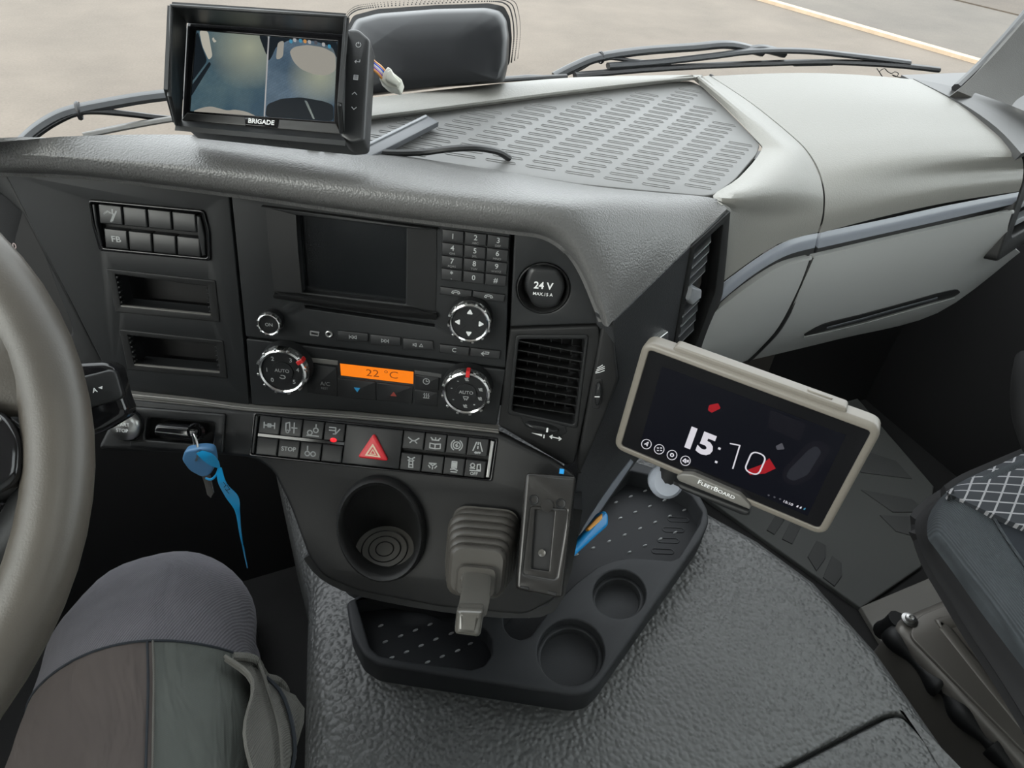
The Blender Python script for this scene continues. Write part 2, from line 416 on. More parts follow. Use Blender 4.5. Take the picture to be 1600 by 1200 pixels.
# flat print: strokes and lettering
def ribbons(fr, polys, wd, c):
    vs, fs = [], []
    for p in polys:
        for (x0, y0), (x1, y1) in zip(p, p[1:]):
            dx, dy = x1-x0, y1-y0; l = math.hypot(dx, dy)
            if l < 1e-9: continue
            nx, ny = -dy/l*wd/2, dx/l*wd/2; ex, ey = dx/l*wd*.3, dy/l*wd*.3
            k = len(vs)
            vs += [fr.P(x0-ex+nx, y0-ey+ny, c), fr.P(x0-ex-nx, y0-ey-ny, c), fr.P(x1+ex-nx, y1+ey-ny, c), fr.P(x1+ex+nx, y1+ey+ny, c)]
            fs.append([k, k+1, k+2, k+3])
    return vs, fs
def C(cx, cy, r, n=14, a0=0, a1=360, ry=None): return circ(cx, cy, r, n, ry, rad(a0), rad(a1), False)
def icon(name, fr, x, y, s, strokes, mat, parent, c=0, wd=.16, rot=0):
    """strokes drawn in a -1..1 square, s = half size in photo pixels"""
    a, b = fr.px(x, y, c); k = s*fr.mpp(x, y, c); cs, sn = math.cos(rot), math.sin(rot)
    polys = [[(a+k*(u*cs-v*sn), b+k*(u*sn+v*cs)) for u, v in p] for p in strokes]
    return obj(name, ribbons(fr, polys, wd*k, c), mat, parent, ang=0, closed=False)
def solid(name, fr, x, y, s, shapes, mat, parent, c=0, th=.0002):
    a, b = fr.px(x, y, c); k = s*fr.mpp(x, y, c)
    return obj(name, join(*[plate(fr, [(a+k*u, b+k*v) for u, v in p], (), c, th, 0) for p in shapes]), mat, parent, ang=0)
def text(name, fr, s, x, y, hpx, mat, parent, c=0, bold=0., rot=0, sx=1., shear=0., align='CENTER', caps=False):
    cu = bpy.data.curves.new(name, 'FONT'); cu.body = s; cu.align_x = align; cu.align_y = 'CENTER'
    cu.size = hpx*fr.mpp(x, y, c)/.69; cu.offset = bold*cu.size; cu.shear = shear; cu.resolution_u = 3; cu.fill_mode = 'FRONT'
    if caps:
        for f in cu.body_format: f.use_small_caps = True
    t = bpy.data.objects.new(name, cu); me = bpy.data.meshes.new_from_object(t); bpy.data.objects.remove(t); bpy.data.curves.remove(cu)
    me.name = name; me.materials.clear(); me.materials.append(MATS[mat])
    for v in me.vertices: v.co.x *= sx
    a, b = fr.px(x, y, c)
    return reg(bpy.data.objects.new(name, me), fr.mat(a, b, c, rot), parent)
def cell(q, i0, i1, j0, j1):
    """sub-quad of the 2-D quad TL TR BR BL, fractions across and down"""
    q = [V(p).to_2d() for p in q]
    f = lambda i, j: (q[0].lerp(q[1], i)).lerp(q[3].lerp(q[2], i), j)
    return [tuple(f(i, j)) for i, j in ((i0, j1), (i1, j1), (i1, j0), (i0, j0))]
def mid(q): return (sum(p[0] for p in q)/len(q), sum(p[1] for p in q)/len(q))
def text2(name, fr, s, ab, h, mat, parent, c=0, bold=0., rot=0, sx=1.):
    cu = bpy.data.curves.new(name, 'FONT'); cu.body = s; cu.align_x = 'CENTER'; cu.align_y = 'CENTER'
    cu.size = h/.69; cu.offset = bold*cu.size; cu.resolution_u = 3; cu.fill_mode = 'FRONT'
    t = bpy.data.objects.new(name, cu); me = bpy.data.meshes.new_from_object(t); bpy.data.objects.remove(t); bpy.data.curves.remove(cu)
    me.name = name; me.materials.clear(); me.materials.append(MATS[mat])
    for v in me.vertices: v.co.x *= sx
    return reg(bpy.data.objects.new(name, me), fr.mat(ab[0], ab[1], c, rot), parent)
def icon2(name, fr, ab, k, strokes, mat, parent, c=0, wd=.16):
    return obj(name, ribbons(fr, [[(ab[0]+k*u, ab[1]+k*v) for u, v in p] for p in strokes], wd*k, c), mat, parent, ang=0, closed=False)

# ================================================================== the setting
GZ = -1.3
structure(obj('ground', ([(-60, -30, GZ), (60, -30, GZ), (60, 80, GZ), (-60, 80, GZ)], [[0, 1, 2, 3]]), 'yard_asphalt', closed=False), 'beige asphalt yard outside the windscreen')
k0, k1 = atz(1195, 4, GZ), atz(1535, 103, GZ); kd = (k1-k0).normalized(); kn = V((-kd.y, kd.x, 0)); kn = kn if kn.x > 0 else -kn
def kquad(a, b, z0, z1, s0=-25, s1=8):
    p = [k0+kd*s0+kn*a, k0+kd*s1+kn*a, k0+kd*s1+kn*b, k0+kd*s0+kn*b]
    vs = [V((q.x, q.y, z0)) for q in p]+[V((q.x, q.y, z1)) for q in p]
    return vs, [[3, 2, 1, 0], [4, 5, 6, 7], [0, 1, 5, 4], [1, 2, 6, 5], [2, 3, 7, 6], [3, 0, 4, 7]]
structure(obj('trim_1', kquad(0, .16, GZ-.1, GZ+.05), 'kerb'), 'pale kerb line between yard and road')
structure(obj('road', kquad(.16, 4.2, GZ-.1, GZ+.02), 'road_asphalt'), 'darker asphalt road beyond the pale kerb')
structure(obj('verge', kquad(4.2, 30, GZ-.1, GZ+.04), 'verge_soil'), 'brown verge beyond the road')

FLZ = 0.0
structure(obj('floor', box(WORLD, -.95, 1.75, -1.2, 1.02, FLZ-.04, FLZ), 'floor_dark'), 'dark cab floor')
structure(obj('ceiling', plate(WORLD, [(-.95, -1.2), (1.75, -1.2), (1.75, .62), (-.95, .62)], [rnd([(.1, -.7), (.7, -.7), (.7, -.15), (.1, -.15)], .05)], 2.16, .04, 0), 'headliner'))  # opening cut for the added roof hatch
structure(obj('added_roof_hatch', box(WORLD, .08, .72, -.72, -.13, 2.162, 2.168), 'glass'), 'added glass roof hatch, out of view, letting in top light')  # unseen hatch added to let light down into the cab
structure(obj('wall_rear', box(WORLD, -.95, 1.75, -1.24, -1.2, -.04, 2.16), 'headliner'))
XZ = Frame((0, 0, 0), (1, 0, 0), (0, 0, 1))
YZr = Frame((1.66, 0, 0), (0, -1, 0), (0, 0, 1))
YZl = Frame((-.9, 0, 0), (0, 1, 0), (0, 0, 1))
structure(obj('wall_front', plate(XZ, [(-.95, -.04), (1.75, -.04), (1.75, .80), (-.95, .80)], (), -.98, .03, 0), 'door_dark'))
dr = structure(obj('door_1', plate(YZr, [(1.2, -.04), (-1.0, -.04), (-1.0, .78), (-.64, .78), (-.64, 1.02), (-.5, 2.16), (1.2, 2.16)], [rnd([(.75, 1.0), (-.60, .98), (-.40, 1.95), (.75, 1.98)], .06)], 0, .05, .004), 'door_dark'))
dl = structure(obj('door_2', plate(YZl, [(-1.2, -.04), (1.0, -.04), (1.0, .78), (.64, .78), (.64, 1.02), (.5, 2.16), (-1.2, 2.16)], [rnd([(-.75, 1.0), (.60, .98), (.40, 1.95), (-.75, 1.98)], .06)], 0, .05, .004), 'door_dark'))
structure(obj('window_2', plate(YZr, [(.76, .99), (-.62, .97), (-.42, 1.96), (.76, 1.99)], (), -.02, .004, 0), 'glass'))
structure(obj('window_3', plate(YZl, [(-.76, .99), (.62, .97), (.42, 1.96), (-.76, 1.99)], (), -.02, .004, 0), 'glass'))
# curved windscreen
def wsy(x, z): return .80 - .17*(x-.5)**2 - .16*(z-1.0)
rows = [[V((x, wsy(x, z), z)) for x in [-.9+.2*i for i in range(14)]] for z in (.9, 1.3, 1.7, 2.14)]
WS = structure(obj('window_1', grid(rows, 3, 3, 0), 'glass', closed=False), 'curved windscreen glass')
# passenger A pillar
pl = [(1496, 140), (1530, 105), (1575, 60), (1612, 20)]
rowsP = [[atd(1496, 142, .93), atd(1540, 160, .95), atd(1590, 178, .98), atd(1640, 200, 1.02)],
         [atd(1532, 108, .97), atd(1575, 130, .99), atd(1610, 150, 1.02), atd(1660, 170, 1.05)],
         [atd(1575, 62, 1.0), atd(1610, 82, 1.03), atd(1650, 100, 1.06), atd(1700, 120, 1.1)],
         [atd(1640, -20, 1.06), atd(1690, 10, 1.1), atd(1730, 40, 1.14), atd(1790, 70, 1.18)],
         [atd(1760, -200, 1.2), atd(1820, -170, 1.24), atd(1870, -140, 1.28), atd(1920, -110, 1.32)]]
structure(obj('trim_2', grid(rowsP, 4, 4, .02), 'pillar_grey'), 'mottled grey windscreen pillar trim')
structure(obj('trim_3', tube([atd(1494, 138, .95), atd(1530, 103, .99), atd(1573, 56, 1.02), atd(1640, -30, 1.08), atd(1760, -210, 1.22)], .006, 8), 'rubber_black'), 'black windscreen seal along the pillar')

# ------------------------------------------------------------------ engine tunnel
TZ = .41
def zp(pts, z): return [(lambda p: (p.x, p.y))(atz(x, y, z)) for x, y in pts]
tun = thing('engine_tunnel', 'dark grey grained vinyl engine tunnel cover between the seats', 'tunnel')
edge = zp([(1108, 790), (1190, 835), (1280, 900), (1380, 1010), (1480, 1150), (1530, 1230)], TZ)
left = zp([(478, 920), (474, 1050), (470, 1200)], TZ)
outl = [(edge[0][0]+.02, .95)] + edge + [(edge[-1][0]-.02, -.4), (left[-1][0], -.4)] + left[::-1] + [(left[0][0], .95)]
hatch = zp([(1120, 1250), (1388, 1113), (1412, 1113), (1530, 1235)], TZ)
hx = rnd([hatch[0], hatch[1], hatch[2], hatch[3], (hatch[3][0], hatch[3][1]-.15), (hatch[0][0]+.03, hatch[0][1]-.15)], .02)
obj('top_cover', plate(WORLD, outl, [hx], TZ, .41, .035, 5, hbev=.004), 'tunnel_vinyl', tun)
hx2 = inset(hx if area2(hx) > 0 else hx[::-1], .005)
obj('hatch_lid', plate(WORLD, hx2, (), TZ-.001, .02, .004), 'tunnel_vinyl', tun)
obj('hatch_tray', plate(WORLD, inset(hx if area2(hx) > 0 else hx[::-1], -.01), (), TZ-.022, .01, 0), 'deep_black', tun)

# passenger floor mat with ribbed patches
fm = thing('floor_mat', 'grey rubber floor mat with ribbed patches in the passenger footwell', 'floor mat')
mo = rnd([(.78, .93), (1.56, .93), (1.56, .52), (1.2, .40), (.78, .60)], .03)
obj('mat', plate(WORLD, zp([(1050, 740), (1120, 700), (1240, 600), (1330, 610), (1460, 760), (1440, 885), (1345, 950)], .012), (), .012, .012, .004), 'floor_mat', fm)
for q in ([(1262, 870), (1276, 845), (1290, 852), (1290, 872), (1276, 892)], [(1286, 902), (1300, 868), (1315, 880), (1315, 900), (1304, 916)], [(1345, 765), (1425, 780), (1450, 800), (1395, 800)], [(1375, 805), (1440, 808), (1436, 840), (1400, 830)],
          [(1215, 800), (1230, 806), (1210, 835), (1198, 828)], [(1238, 810), (1255, 816), (1238, 850), (1222, 842)], [(1335, 700), (1400, 720), (1425, 748), (1345, 738)]):
    obj('ribbed_patch', plate(WORLD, zp(q, .014), (), .015, .003, .001), 'mat_patch', fm)
obj_s = obj('floor_sill', plate(WORLD, zp([(1345, 948), (1470, 895), (1640, 900), (1640, 1250), (1520, 1250), (1400, 1040)], .016), (), .016, .014, .003), 'sill_grey'); structure(obj_s, 'pale grey floor strip beside the passenger seat box')
structure(obj('kick_panel', plate(XZ, [(.62, 0.0), (1.12, 0.0), (1.12, .62), (.62, .70)], (), -.90, .03, .004), 'kick_panel'), 'brown black kick panel under the glove box')

# ================================================================== dashboard, dark driver side
dash = thing('dashboard', 'black grained dashboard with angled centre console and soft hooded top', 'dashboard')
lip = [(-90, 262), (8, 270), (130, 275), (357, 302), (560, 331), (700, 349), (800, 361), (850, 369), (885, 392), (910, 428), (934, 485), (941, 505)]
crest = [(-90, 236), (8, 244), (130, 250), (357, 275), (560, 301), (700, 318), (800, 329), (856, 336), (892, 356), (922, 400), (948, 468), (957, 502)]
back = [(-90, 228), (8, 221), (130, 212), (330, 212), (540, 232), (660, 248), (800, 270), (920, 290), (1030, 301), (1090, 306), (1122, 312), (1136, 326)]
LP = [FAS.P(*FAS.px(x, y, .012), .012) for x, y in lip]
CR = [FAS.P(*FAS.px(x, y, c), c) for (x, y), c in zip(crest, [.04]*7+[.038, .034, .03, .026, .022])]
BK = [TOP.P(*TOP.px(x, y, 0.0), 0.0) for x, y in back]
UN = [FAS.P(*FAS.px(x, y, .012), -.01) for x, y in lip]
FR = [(l*.55+c*.45)+FAS.n*.010 for l, c in zip(LP, CR)]
m1, m2 = [], []
for i, (c, b) in enumerate(zip(CR, BK)):
    L_ = (b-c).length; last = i == len(CR)-1
    bu = 0 if last else min(.012, L_*.08)
    m1.append(c.lerp(b, .12)+UP*bu*.9); m2.append(c.lerp(b, .5)+UP*bu*.9)
obj('hood_cover', grid([BK, m2, m1, CR, FR, LP, UN], 4, 4, .003), 'dash_soft', dash)
# fascia panels
def fp(pts, c=0): return FAS.pp(pts, c)
SW = [(140, 312), (319, 329), (327, 360), (329, 405), (158, 389), (146, 350)]
S1o = [(167, 419), (337, 438), (344, 503), (181, 487)]; S1 = [(181, 428), (325, 447), (330, 492), (190, 478)]
S2o = [(187, 514), (349, 532), (356, 591), (200, 577)]; S2 = [(200, 523), (338, 538), (344, 582), (211, 570)]
obj('left_panel', plate(FAS, rnd(fp([(6, 268), (130, 270), (357, 298), (390, 633), (200, 610), (178, 602)]), .002), [rnd(fp(SW), .003), rnd(fp(S1), .001), rnd(fp(S2), .001)], 0, .02, .0012), 'black_fascia', dash)
VO = [(810, 526), (916, 526), (898, 663), (798, 641)]
obj('vent_panel', plate(FAS, rnd(fp([(797, 513), (936, 508), (938, 530), (898, 722), (886, 727), (866, 716), (779, 664)]), [.002, .004, .004, .004, .004, .003, .002]), [rnd(fp(VO), .004)], .002, .02, .0022), 'console_black', dash)
obj('socket_panel', plate(FAS, rnd(fp([(804, 357), (850, 366), (885, 390), (910, 426), (936, 490), (938, 506), (797, 511)]), .002), [circ(*FAS.px(849, 451), 42*FAS.mpp(849, 451), 36)], 0, .02, .0015), 'black_fascia', dash)
obj('edge_panel', plate(FAS, rnd(fp([(940, 506), (957, 504), (962, 560), (966, 590), (948, 640), (906, 740), (900, 728)]), .003), (), .004, .03, .003), 'console_black', dash)
# recess behind vents and slots
obj('duct_box', plate(FAS, fp([(0, 250), (357, 290), (800, 350), (930, 470), (900, 730), (780, 668), (393, 640), (190, 620)]), (), -.045, .01, 0), 'deep_black', dash)
# binnacle side seen left of the panel
obj('binnacle_cowl', plate(FAS, fp([(-160, 258), (4, 268), (176, 603), (196, 640), (-160, 640)]), [rnd(fp([(-140, 300), (-10, 300), (40, 345), (110, 520), (60, 610), (-140, 610)]), .01)], -.004, .02, .003), 'black', dash)
# ledge between upper and lower fascia
lt = [(190, 610), (300, 621), (393, 633), (560, 645), (700, 658), (779, 666)]; lb = [(190, 616), (300, 627), (393, 639), (560, 651), (700, 664), (779, 673)]
obj('ledge_strip', grid([[FAS.P(*FAS.px(x, y, 0), -.002) for x, y in lt], [FAS.P(*FAS.px(x, y-2, .006), .006) for x, y in lb], [FAS.P(*FAS.px(x, y+1, .012), .0125) for x, y in lb], [FAS.P(*FAS.px(x, y+5, .012), .0115) for x, y in lb]], 3, 3, .004), 'ledge', dash)  # paler than the fascia, caught light put into the colour
# lower console face with openings for switch bank and cup
def lp(pts, c=0): return LOW.pp(pts, c)
BANK = [(398, 645), (777, 685), (768, 751), (391, 711)]
CUPI = lambda k=1., n=36: [(597+59*k*math.cos(t)-6*math.sin(t), 824-70*k*math.sin(t)) for t in [2*math.pi*i/n for i in range(n)]]
low_out = [(192, 622), (393, 643), (560, 655), (779, 676), (868, 722), (902, 748), (896, 800), (880, 900), (868, 938), (820, 962), (690, 950), (560, 925), (505, 902), (482, 872), (452, 790), (425, 735), (395, 716), (340, 711), (150, 703)]
KEYH = [(218, 640), (350, 650), (346, 704), (214, 694)]
obj('console_face', plate(LOW, rnd(lp(low_out), .008), [rnd(lp(BANK), .002), lp(CUPI(.98)), rnd(lp(KEYH), .003)], 0, .012, .004, 3, hbev=.001), 'console_black', dash)
# console body below the face, down to the tunnel
bt = [LOW.P(*LOW.px(x, y), -.012) for x, y in [(482, 872), (505, 900), (560, 925), (690, 950), (820, 960), (868, 936), (896, 800)]]
bb = [atz(x, y, .44) for x, y in [(530, 905), (545, 930), (590, 945), (700, 965), (790, 965), (830, 940), (900, 830)]]
bm_ = [p.lerp(q, .35)+HEAD*.05 for p, q in zip(bt, bb)]
obj('console_base', grid([bt, bm_, bb], 3, 4, .01), 'black', dash)
# side wall facing the passenger
A = CR[-1]; Bp = BK[-1]; ab = Bp-A
dn = V((-.05, .03, -1)).normalized(); wn = ab.cross(dn).normalized(); wn = wn if wn.dot(EYE-A) > 0 else -wn
WU = ab.normalized(); WALL = Frame(A, WU, wn.cross(WU))
def wp(pts, c=0): return WALL.pp(pts, c)
VENT = [(1083, 386), (1129, 347), (1119, 455), (1084, 552), (1056, 540)]
wall_out = wp([(957, 503), (1136, 328)]) + wp([(1126, 400), (1121, 455), (1088, 552), (1050, 650), (985, 735), (905, 850), (893, 800), (903, 742), (948, 642), (967, 592), (962, 560)])
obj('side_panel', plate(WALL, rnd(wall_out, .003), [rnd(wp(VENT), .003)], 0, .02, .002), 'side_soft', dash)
obj('vent_cavity', plate(WALL, wp([(1040, 380), (1150, 320), (1125, 460), (1090, 580), (1040, 560)]), (), -.03, .01, 0), 'deep_black', dash)
obj('trim_edge', grid([[WALL.P(*WALL.px(x, y, .001), .001) for x, y in p] for p in ([(986, 718), (950, 765), (920, 810), (905, 836)], [(990, 722), (956, 772), (925, 816), (908, 840)])], 4, 2, .003), 'band_grey', dash)
obj('side_button', plate(WALL, rnd(wp([(1020, 530), (1040, 515), (1040, 535), (1022, 550)]), .002), (), .004, .006, .001), 'satin', dash)

# ================================================================== passenger dashboard
pd = thing('passenger_dashboard', 'pale grey passenger dashboard with horizontal band and glove box', 'dashboard')
def G(x, y, s):
    if s[0] == 'T': return TOP.P(*TOP.px(x, y, s[1]), s[1])
    return atz(x, y, s[1]) if s[0] == 'z' else aty(x, y, s[1])
T0, T4 = ('T', -.003), ('T', .006)
Mc = [(1083, 124, T0), (1132, 167, T0), (1182, 219, T0), (1189, 236, T0), (1154, 278, T0), (1114, 306, T0), (1134, 327, T0), (1124, 385, ('y', .509)), (1114, 452, ('y', .524))]
Kc = [(1093, 121, T4), (1145, 163, T4), (1206, 216, T4), (1220, 240, T4), (1182, 281, T4), (1142, 310, T4), (1156, 334, ('y', .512)), (1154, 374, ('y', .517)), (1156, 420, ('y', .524))]
Dc = [(1101, 119, ('z', 1.036)), (1159, 161, ('z', 1.026)), (1221, 213, ('z', 1.014)), (1245, 238, ('z', 1.010)), (1236, 275, ('z', 1.003)), (1218, 305, ('z', .993)), (1222, 335, ('y', .523)), (1222, 358, ('y', .524)), (1216, 381, ('y', .526))]
Sc = [(1108, 118, ('z', 1.032)), (1173, 161, ('z', 1.022)), (1236, 212, ('z', 1.008)), (1262, 239, ('z', 1.0)), (1279, 270, ('z', .989)), (1286, 300, ('y', .536)), (1286, 328, ('y', .528)), (1283, 346, ('y', .527)), (1278, 363, ('y', .529))]
obj('mat_surround', grid([[G(*q) for q in c] for c in (Mc, Kc, Dc, Sc)], 4, 3, .008), 'grey_soft', pd)
Sr = [(x+3, y+1, s) for x, y, s in Sc]
Er = [(1427, 124, ('z', 1.03)), (1500, 162, ('z', 1.022)), (1556, 200, ('z', 1.008)), (1582, 222, ('z', 1.0)), (1596, 245, ('z', .989)), (1599, 264, ('y', .536)), (1598, 278, ('y', .528)), (1596, 288, ('y', .527)), (1592, 299, ('y', .529))]
cols = []
for k in range(5):
    t = k/4; cols.append([G(*a).lerp(G(*b), t)+UP*.006*math.sin(math.pi*t) for a, b in zip(Sr, Er)])
obj('top_panel', grid(cols, 4, 3, .008), 'grey_soft', pd)
obj('end_cover', grid([[G(*q) for q in c] for c in ([(1427, 123, ('z', 1.03)), (1502, 161, ('z', 1.024)), (1558, 200, ('z', 1.012)), (1596, 240, ('z', .998))], [(1470, 131, ('z', 1.03)), (1535, 160, ('z', 1.026)), (1590, 190, ('z', 1.016)), (1640, 225, ('z', 1.0))], [(1515, 142, ('z', 1.03)), (1580, 165, ('z', 1.03)), (1640, 192, ('z', 1.02)), (1700, 225, ('z', 1.0))])], 4, 4, .01), 'monitor_grey', pd)
# band, recess, lower panels
def row(pts, y): return [aty(px, py, y+dy) for px, py, dy in pts]
bt = [(1278, 364, 0), (1230, 377, -.004), (1172, 411, -.006), (1110, 459, -.004)]; b2 = [(1273, 387, -.002), (1225, 401, -.006), (1168, 436, -.008), (1104, 490, -.005)]; b3 = [(1269, 401, .016), (1222, 414, .012), (1166, 449, .008), (1098, 504, .008)]
obj('band_strip', grid([row(bt, .531), row([((a[0]+b[0])/2, (a[1]+b[1])/2, (a[2]+b[2])/2-.003) for a, b in zip(bt, b2)], .531), row(b2, .531)], 5, 3, .006), 'band_grey', pd)
obj('band_recess', grid([row(b2, .531), row(b3, .531)], 5, 2, .004), 'deep_black', pd)  # coloured black, the shadow under the band is in the colour
ct = [(1283, 363, 0), (1390, 341, 0), (1490, 319, 0), (1592, 300, 0)]; c2 = [(1278, 388, -.002), (1385, 364, -.002), (1487, 341, -.002), (1587, 318, -.002)]; c3 = [(1274, 400, .016), (1382, 375, .016), (1484, 352, .016), (1584, 329, .016)]
obj('band_strip', grid([row(ct, .531), row([((a[0]+b[0])/2, (a[1]+b[1])/2, (a[2]+b[2])/2-.003) for a, b in zip(ct, c2)], .531), row(c2, .531)], 5, 3, .006), 'band_grey', pd)
obj('band_recess', grid([row(c2, .531), row(c3, .531)], 5, 2, .004), 'deep_black', pd)  # right half, shadow under the band also painted black
def ledge(pts, y): return [row(pts, y+.012), row(pts, y+.003), row([(x, py+1.5, d) for x, py, d in pts], y)]
g0 = [(1273, 401, 0), (1380, 376, 0), (1482, 353, 0), (1582, 330, 0)]
g1 = [(1250, 455, -.004), (1370, 428, -.004), (1480, 402, -.004), (1574, 360, -.004)]
g2 = [(1220, 512, .006), (1345, 487, .006), (1470, 452, .006), (1580, 382, .006)]
g3 = [(1190, 545, .03), (1320, 518, .03), (1460, 482, .03), (1588, 390, .02)]
g4 = [(1172, 563, .07), (1310, 530, .07), (1465, 489, .07), (1594, 394, .05)]
glove = obj('glove_box_door', grid([row(g0, .519), row(g1, .519), row(g2, .519), row(g3, .519), row(g4, .519)], 5, 4, .008), 'grey_hard', pd)
h0 = [(1266, 402, 0), (1220, 416, -.003), (1163, 452, -.002), (1092, 508, .006)]
h1 = [(1247, 452, -.004), (1205, 470, -.006), (1155, 495, -.004), (1082, 531, .006)]
h2 = [(1217, 510, .004), (1180, 522, .002), (1135, 540, .002), (1074, 556, .008)]
h3 = [(1188, 544, .028), (1155, 555, .022), (1115, 562, .018), (1080, 566, .016)]
h4 = [(1168, 563, .068), (1140, 572, .05), (1105, 578, .03), (1082, 575, .01)]
obj('lower_cover', grid([row(h0, .519), row(h1, .519), row(h2, .519), row(h3, .519), row(h4, .519)], 5, 4, .008), 'grey_hard', pd)
obj('highlight_bead', tube(row([(x, y+1, d) for x, y, d in g0], .5215), .0028, 8), 'grey_hard', glove)  # bead added on the door's top edge to catch a highlight
obj('highlight_bead', tube(row([(x, y+1, d) for x, y, d in h0], .5215), .0028, 8), 'grey_hard', pd)  # same added highlight bead on the lower cover
gt = bvh(glove)
def surf_strip(tree, a, b, lift=.001):
    return [hit(tree, x, y, lift)[0] for x, y in a], [hit(tree, x, y, lift)[0] for x, y in b]
slot_t = [(1256, 522), (1285, 506), (1340, 492), (1400, 476), (1460, 459), (1492, 452), (1499, 455)]
slot_b = [(1258, 524), (1290, 516), (1345, 502.5), (1402, 487), (1462, 470), (1489, 463), (1499, 457)]
a_, b_ = surf_strip(gt, slot_t, slot_b)
hs = obj('handle_slot', grid([a_, [p.lerp(q, .5)-ray(1380, 480)*.002 for p, q in zip(a_, b_)], b_], 3, 2, .002), 'deep_black', glove)
a_, b_ = surf_strip(gt, [(1290, 508), (1345, 494), (1402, 478), (1462, 462)], [(1290, 510), (1345, 496), (1402, 480), (1462, 464)], .004)
obj('slot_mesh', grid([a_, b_], 3, 1, .001), 'strip_grey', hs)
a_, b_ = surf_strip(gt, [(1255, 524), (1290, 517), (1345, 504), (1402, 488.5), (1462, 471.5), (1490, 464)], [(1255, 526), (1290, 519), (1345, 506), (1402, 490.5), (1462, 473.5), (1490, 466)], .0025)
obj('slot_lip', grid([a_, b_], 3, 1, .001), 'grey_hard', hs)
obj('seam_shade', tube([G(x+1.5, y, q)-ray(x, y)*-.004 for x, y, q in Sc[:-1]]+[aty(1279, 365, .536), aty(1274, 395, .545)], .0024, 6), 'deep_black', pd)  # black tube standing in for the shade in the panel gap
obj('seam_shade', tube([aty((a[0]+b[0])/2, (a[1]+b[1])/2, .5225+(a[2]+b[2])/2) for a, b in zip((g0[0], g1[0], g2[0], g3[0], g4[0]), (h0[0], h1[0], h2[0], h3[0], h4[0]))], .0035, 6), 'deep_black', pd)  # black tube as painted shade between cover and glove box door
# end vent by the door
ev = thing('end_vent', 'black door side air vent at the far end of the passenger dashboard', 'air vent')
VF = Frame((1.085, .555, .935), (.97, .24, 0), (0, .25, .97))
obj('frame', plate(VF, rnd([(-.105, -.095), (.09, -.085), (.09, .075), (-.06, .082), (-.085, .03)], .012), [rnd([(-.075, -.065), (.075, -.065), (.075, .055), (-.055, .06)], .008)], .004, .03, .004), 'console_black', ev)
obj('cavity', plate(VF, [(-.085, -.075), (.085, -.075), (.085, .065), (-.06, .07)], (), -.026, .004, 0), 'deep_black', ev)
for k in range(5):
    y = -.05+k*.024
    obj('slat', box(VF, -.07+max(0, k-2)*.006, .075, y-.004, y+.004, -.012, 0, .001), 'louvre_grey', ev)
# end of the dashboard closing toward the door
ex = [G(*q) for q in Er]
obj('end_panel', grid([[p+V((.012, .03, -.004)) for p in ex], [p+V((.3, .02, -.01)) for p in ex], [V((1.62, p.y+.0, p.z-.02)) for p in ex]], 4, 3, .008), 'monitor_grey', pd)

# ================================================================== rubber shelf mat
sm = thing('shelf_mat', 'grey rubber shelf mat with raised oval ridges behind the windscreen', 'mat')
mo = [(380, 205), (560, 187), (700, 168), (850, 152), (1000, 134), (1050, 128), (1078, 126), (1095, 133), (1130, 165), (1178, 214), (1188, 226), (1183, 240), (1150, 279), (1120, 303), (1100, 306), (1000, 297), (900, 287), (794, 270), (612, 243), (540, 233), (400, 220)]
obj('mat_sheet', plate(TOP, rnd(TOP.pp(mo, -.004), .006), (), -.004, .006, .0015), 'mat_rubber', sm)
# raised stadium outline ridges: one mesh shared by all
MP = TOP
px0 = TOP.px(900, 200, -.004)
def stadium(L_, W_, n=5):
    return [(L_/2-W_/2+W_/2*math.cos(a), W_/2*math.sin(a)) for a in [-math.pi/2+math.pi*k/n for k in range(n+1)]] + [(-L_/2+W_/2+W_/2*math.cos(a), W_/2*math.sin(a)) for a in [math.pi/2+math.pi*k/n for k in range(n+1)]]
LOC = Frame((0, 0, 0), (1, 0, 0), (0, 1, 0))
rl, rw = .030, .0046
vs, fs = plate(LOC, stadium(rl, rw), [stadium(rl-.002, rw-.002)], .0005, .0009, .0003, 1)
rme = bpy.data.meshes.new('ridge'); rme.from_pydata(vs, [], fs); finish_mesh(rme, 'mat_rubber')
# ridge pitch: one column and one row step on the mat
q0, qc, qr = (V(TOP.px(x, y, -.004)).to_2d() for x, y in ((1083, 299), (1025, 290), (1090.5, 291.5)))
e_col, e_row = q0-qc, qr-q0; ang = math.atan2(e_col.y, e_col.x)
def inside(p, poly):
    c = False
    for i in range(len(poly)):
        (x1, y1), (x2, y2) = poly[i-1], poly[i]
        if (y1 > p[1]) != (y2 > p[1]) and p[0] < (x2-x1)*(p[1]-y1)/(y2-y1)+x1: c = not c
    return c
mp2 = TOP.pp(mo, -.004); mp2 = inset(mp2 if area2(mp2) > 0 else mp2[::-1], .008)
d_u = e_col.normalized(); nr = 0
for i in range(3, -14, -1):
    for j in range(-4, 30):
        p = q0 + e_col*i + e_row*j
        if inside(p, mp2) and all(inside(p+d_u*t, mp2) for t in (-.014, .014)) and nr < 298:
            shared('ridge', rme, TOP.mat(p.x, p.y, -.004, ang), sm); nr += 1
# mat frame rear rail against the windscreen
obj('rear_rail', grid([[TOP.P(*TOP.px(x, y, c), c) for x, y in p] for p, c in (([(300, 208), (560, 190), (850, 153), (1000, 135), (1078, 126)], -.003), ([(300, 203), (560, 183), (850, 146), (1000, 129), (1084, 122)], .004), ([(300, 195), (560, 168), (850, 130), (1000, 122), (1092, 119)], .004), ([(300, 188), (560, 155), (850, 124), (1000, 118), (1098, 117)], -.004))], 4, 3, .004), 'grey_soft', pd)

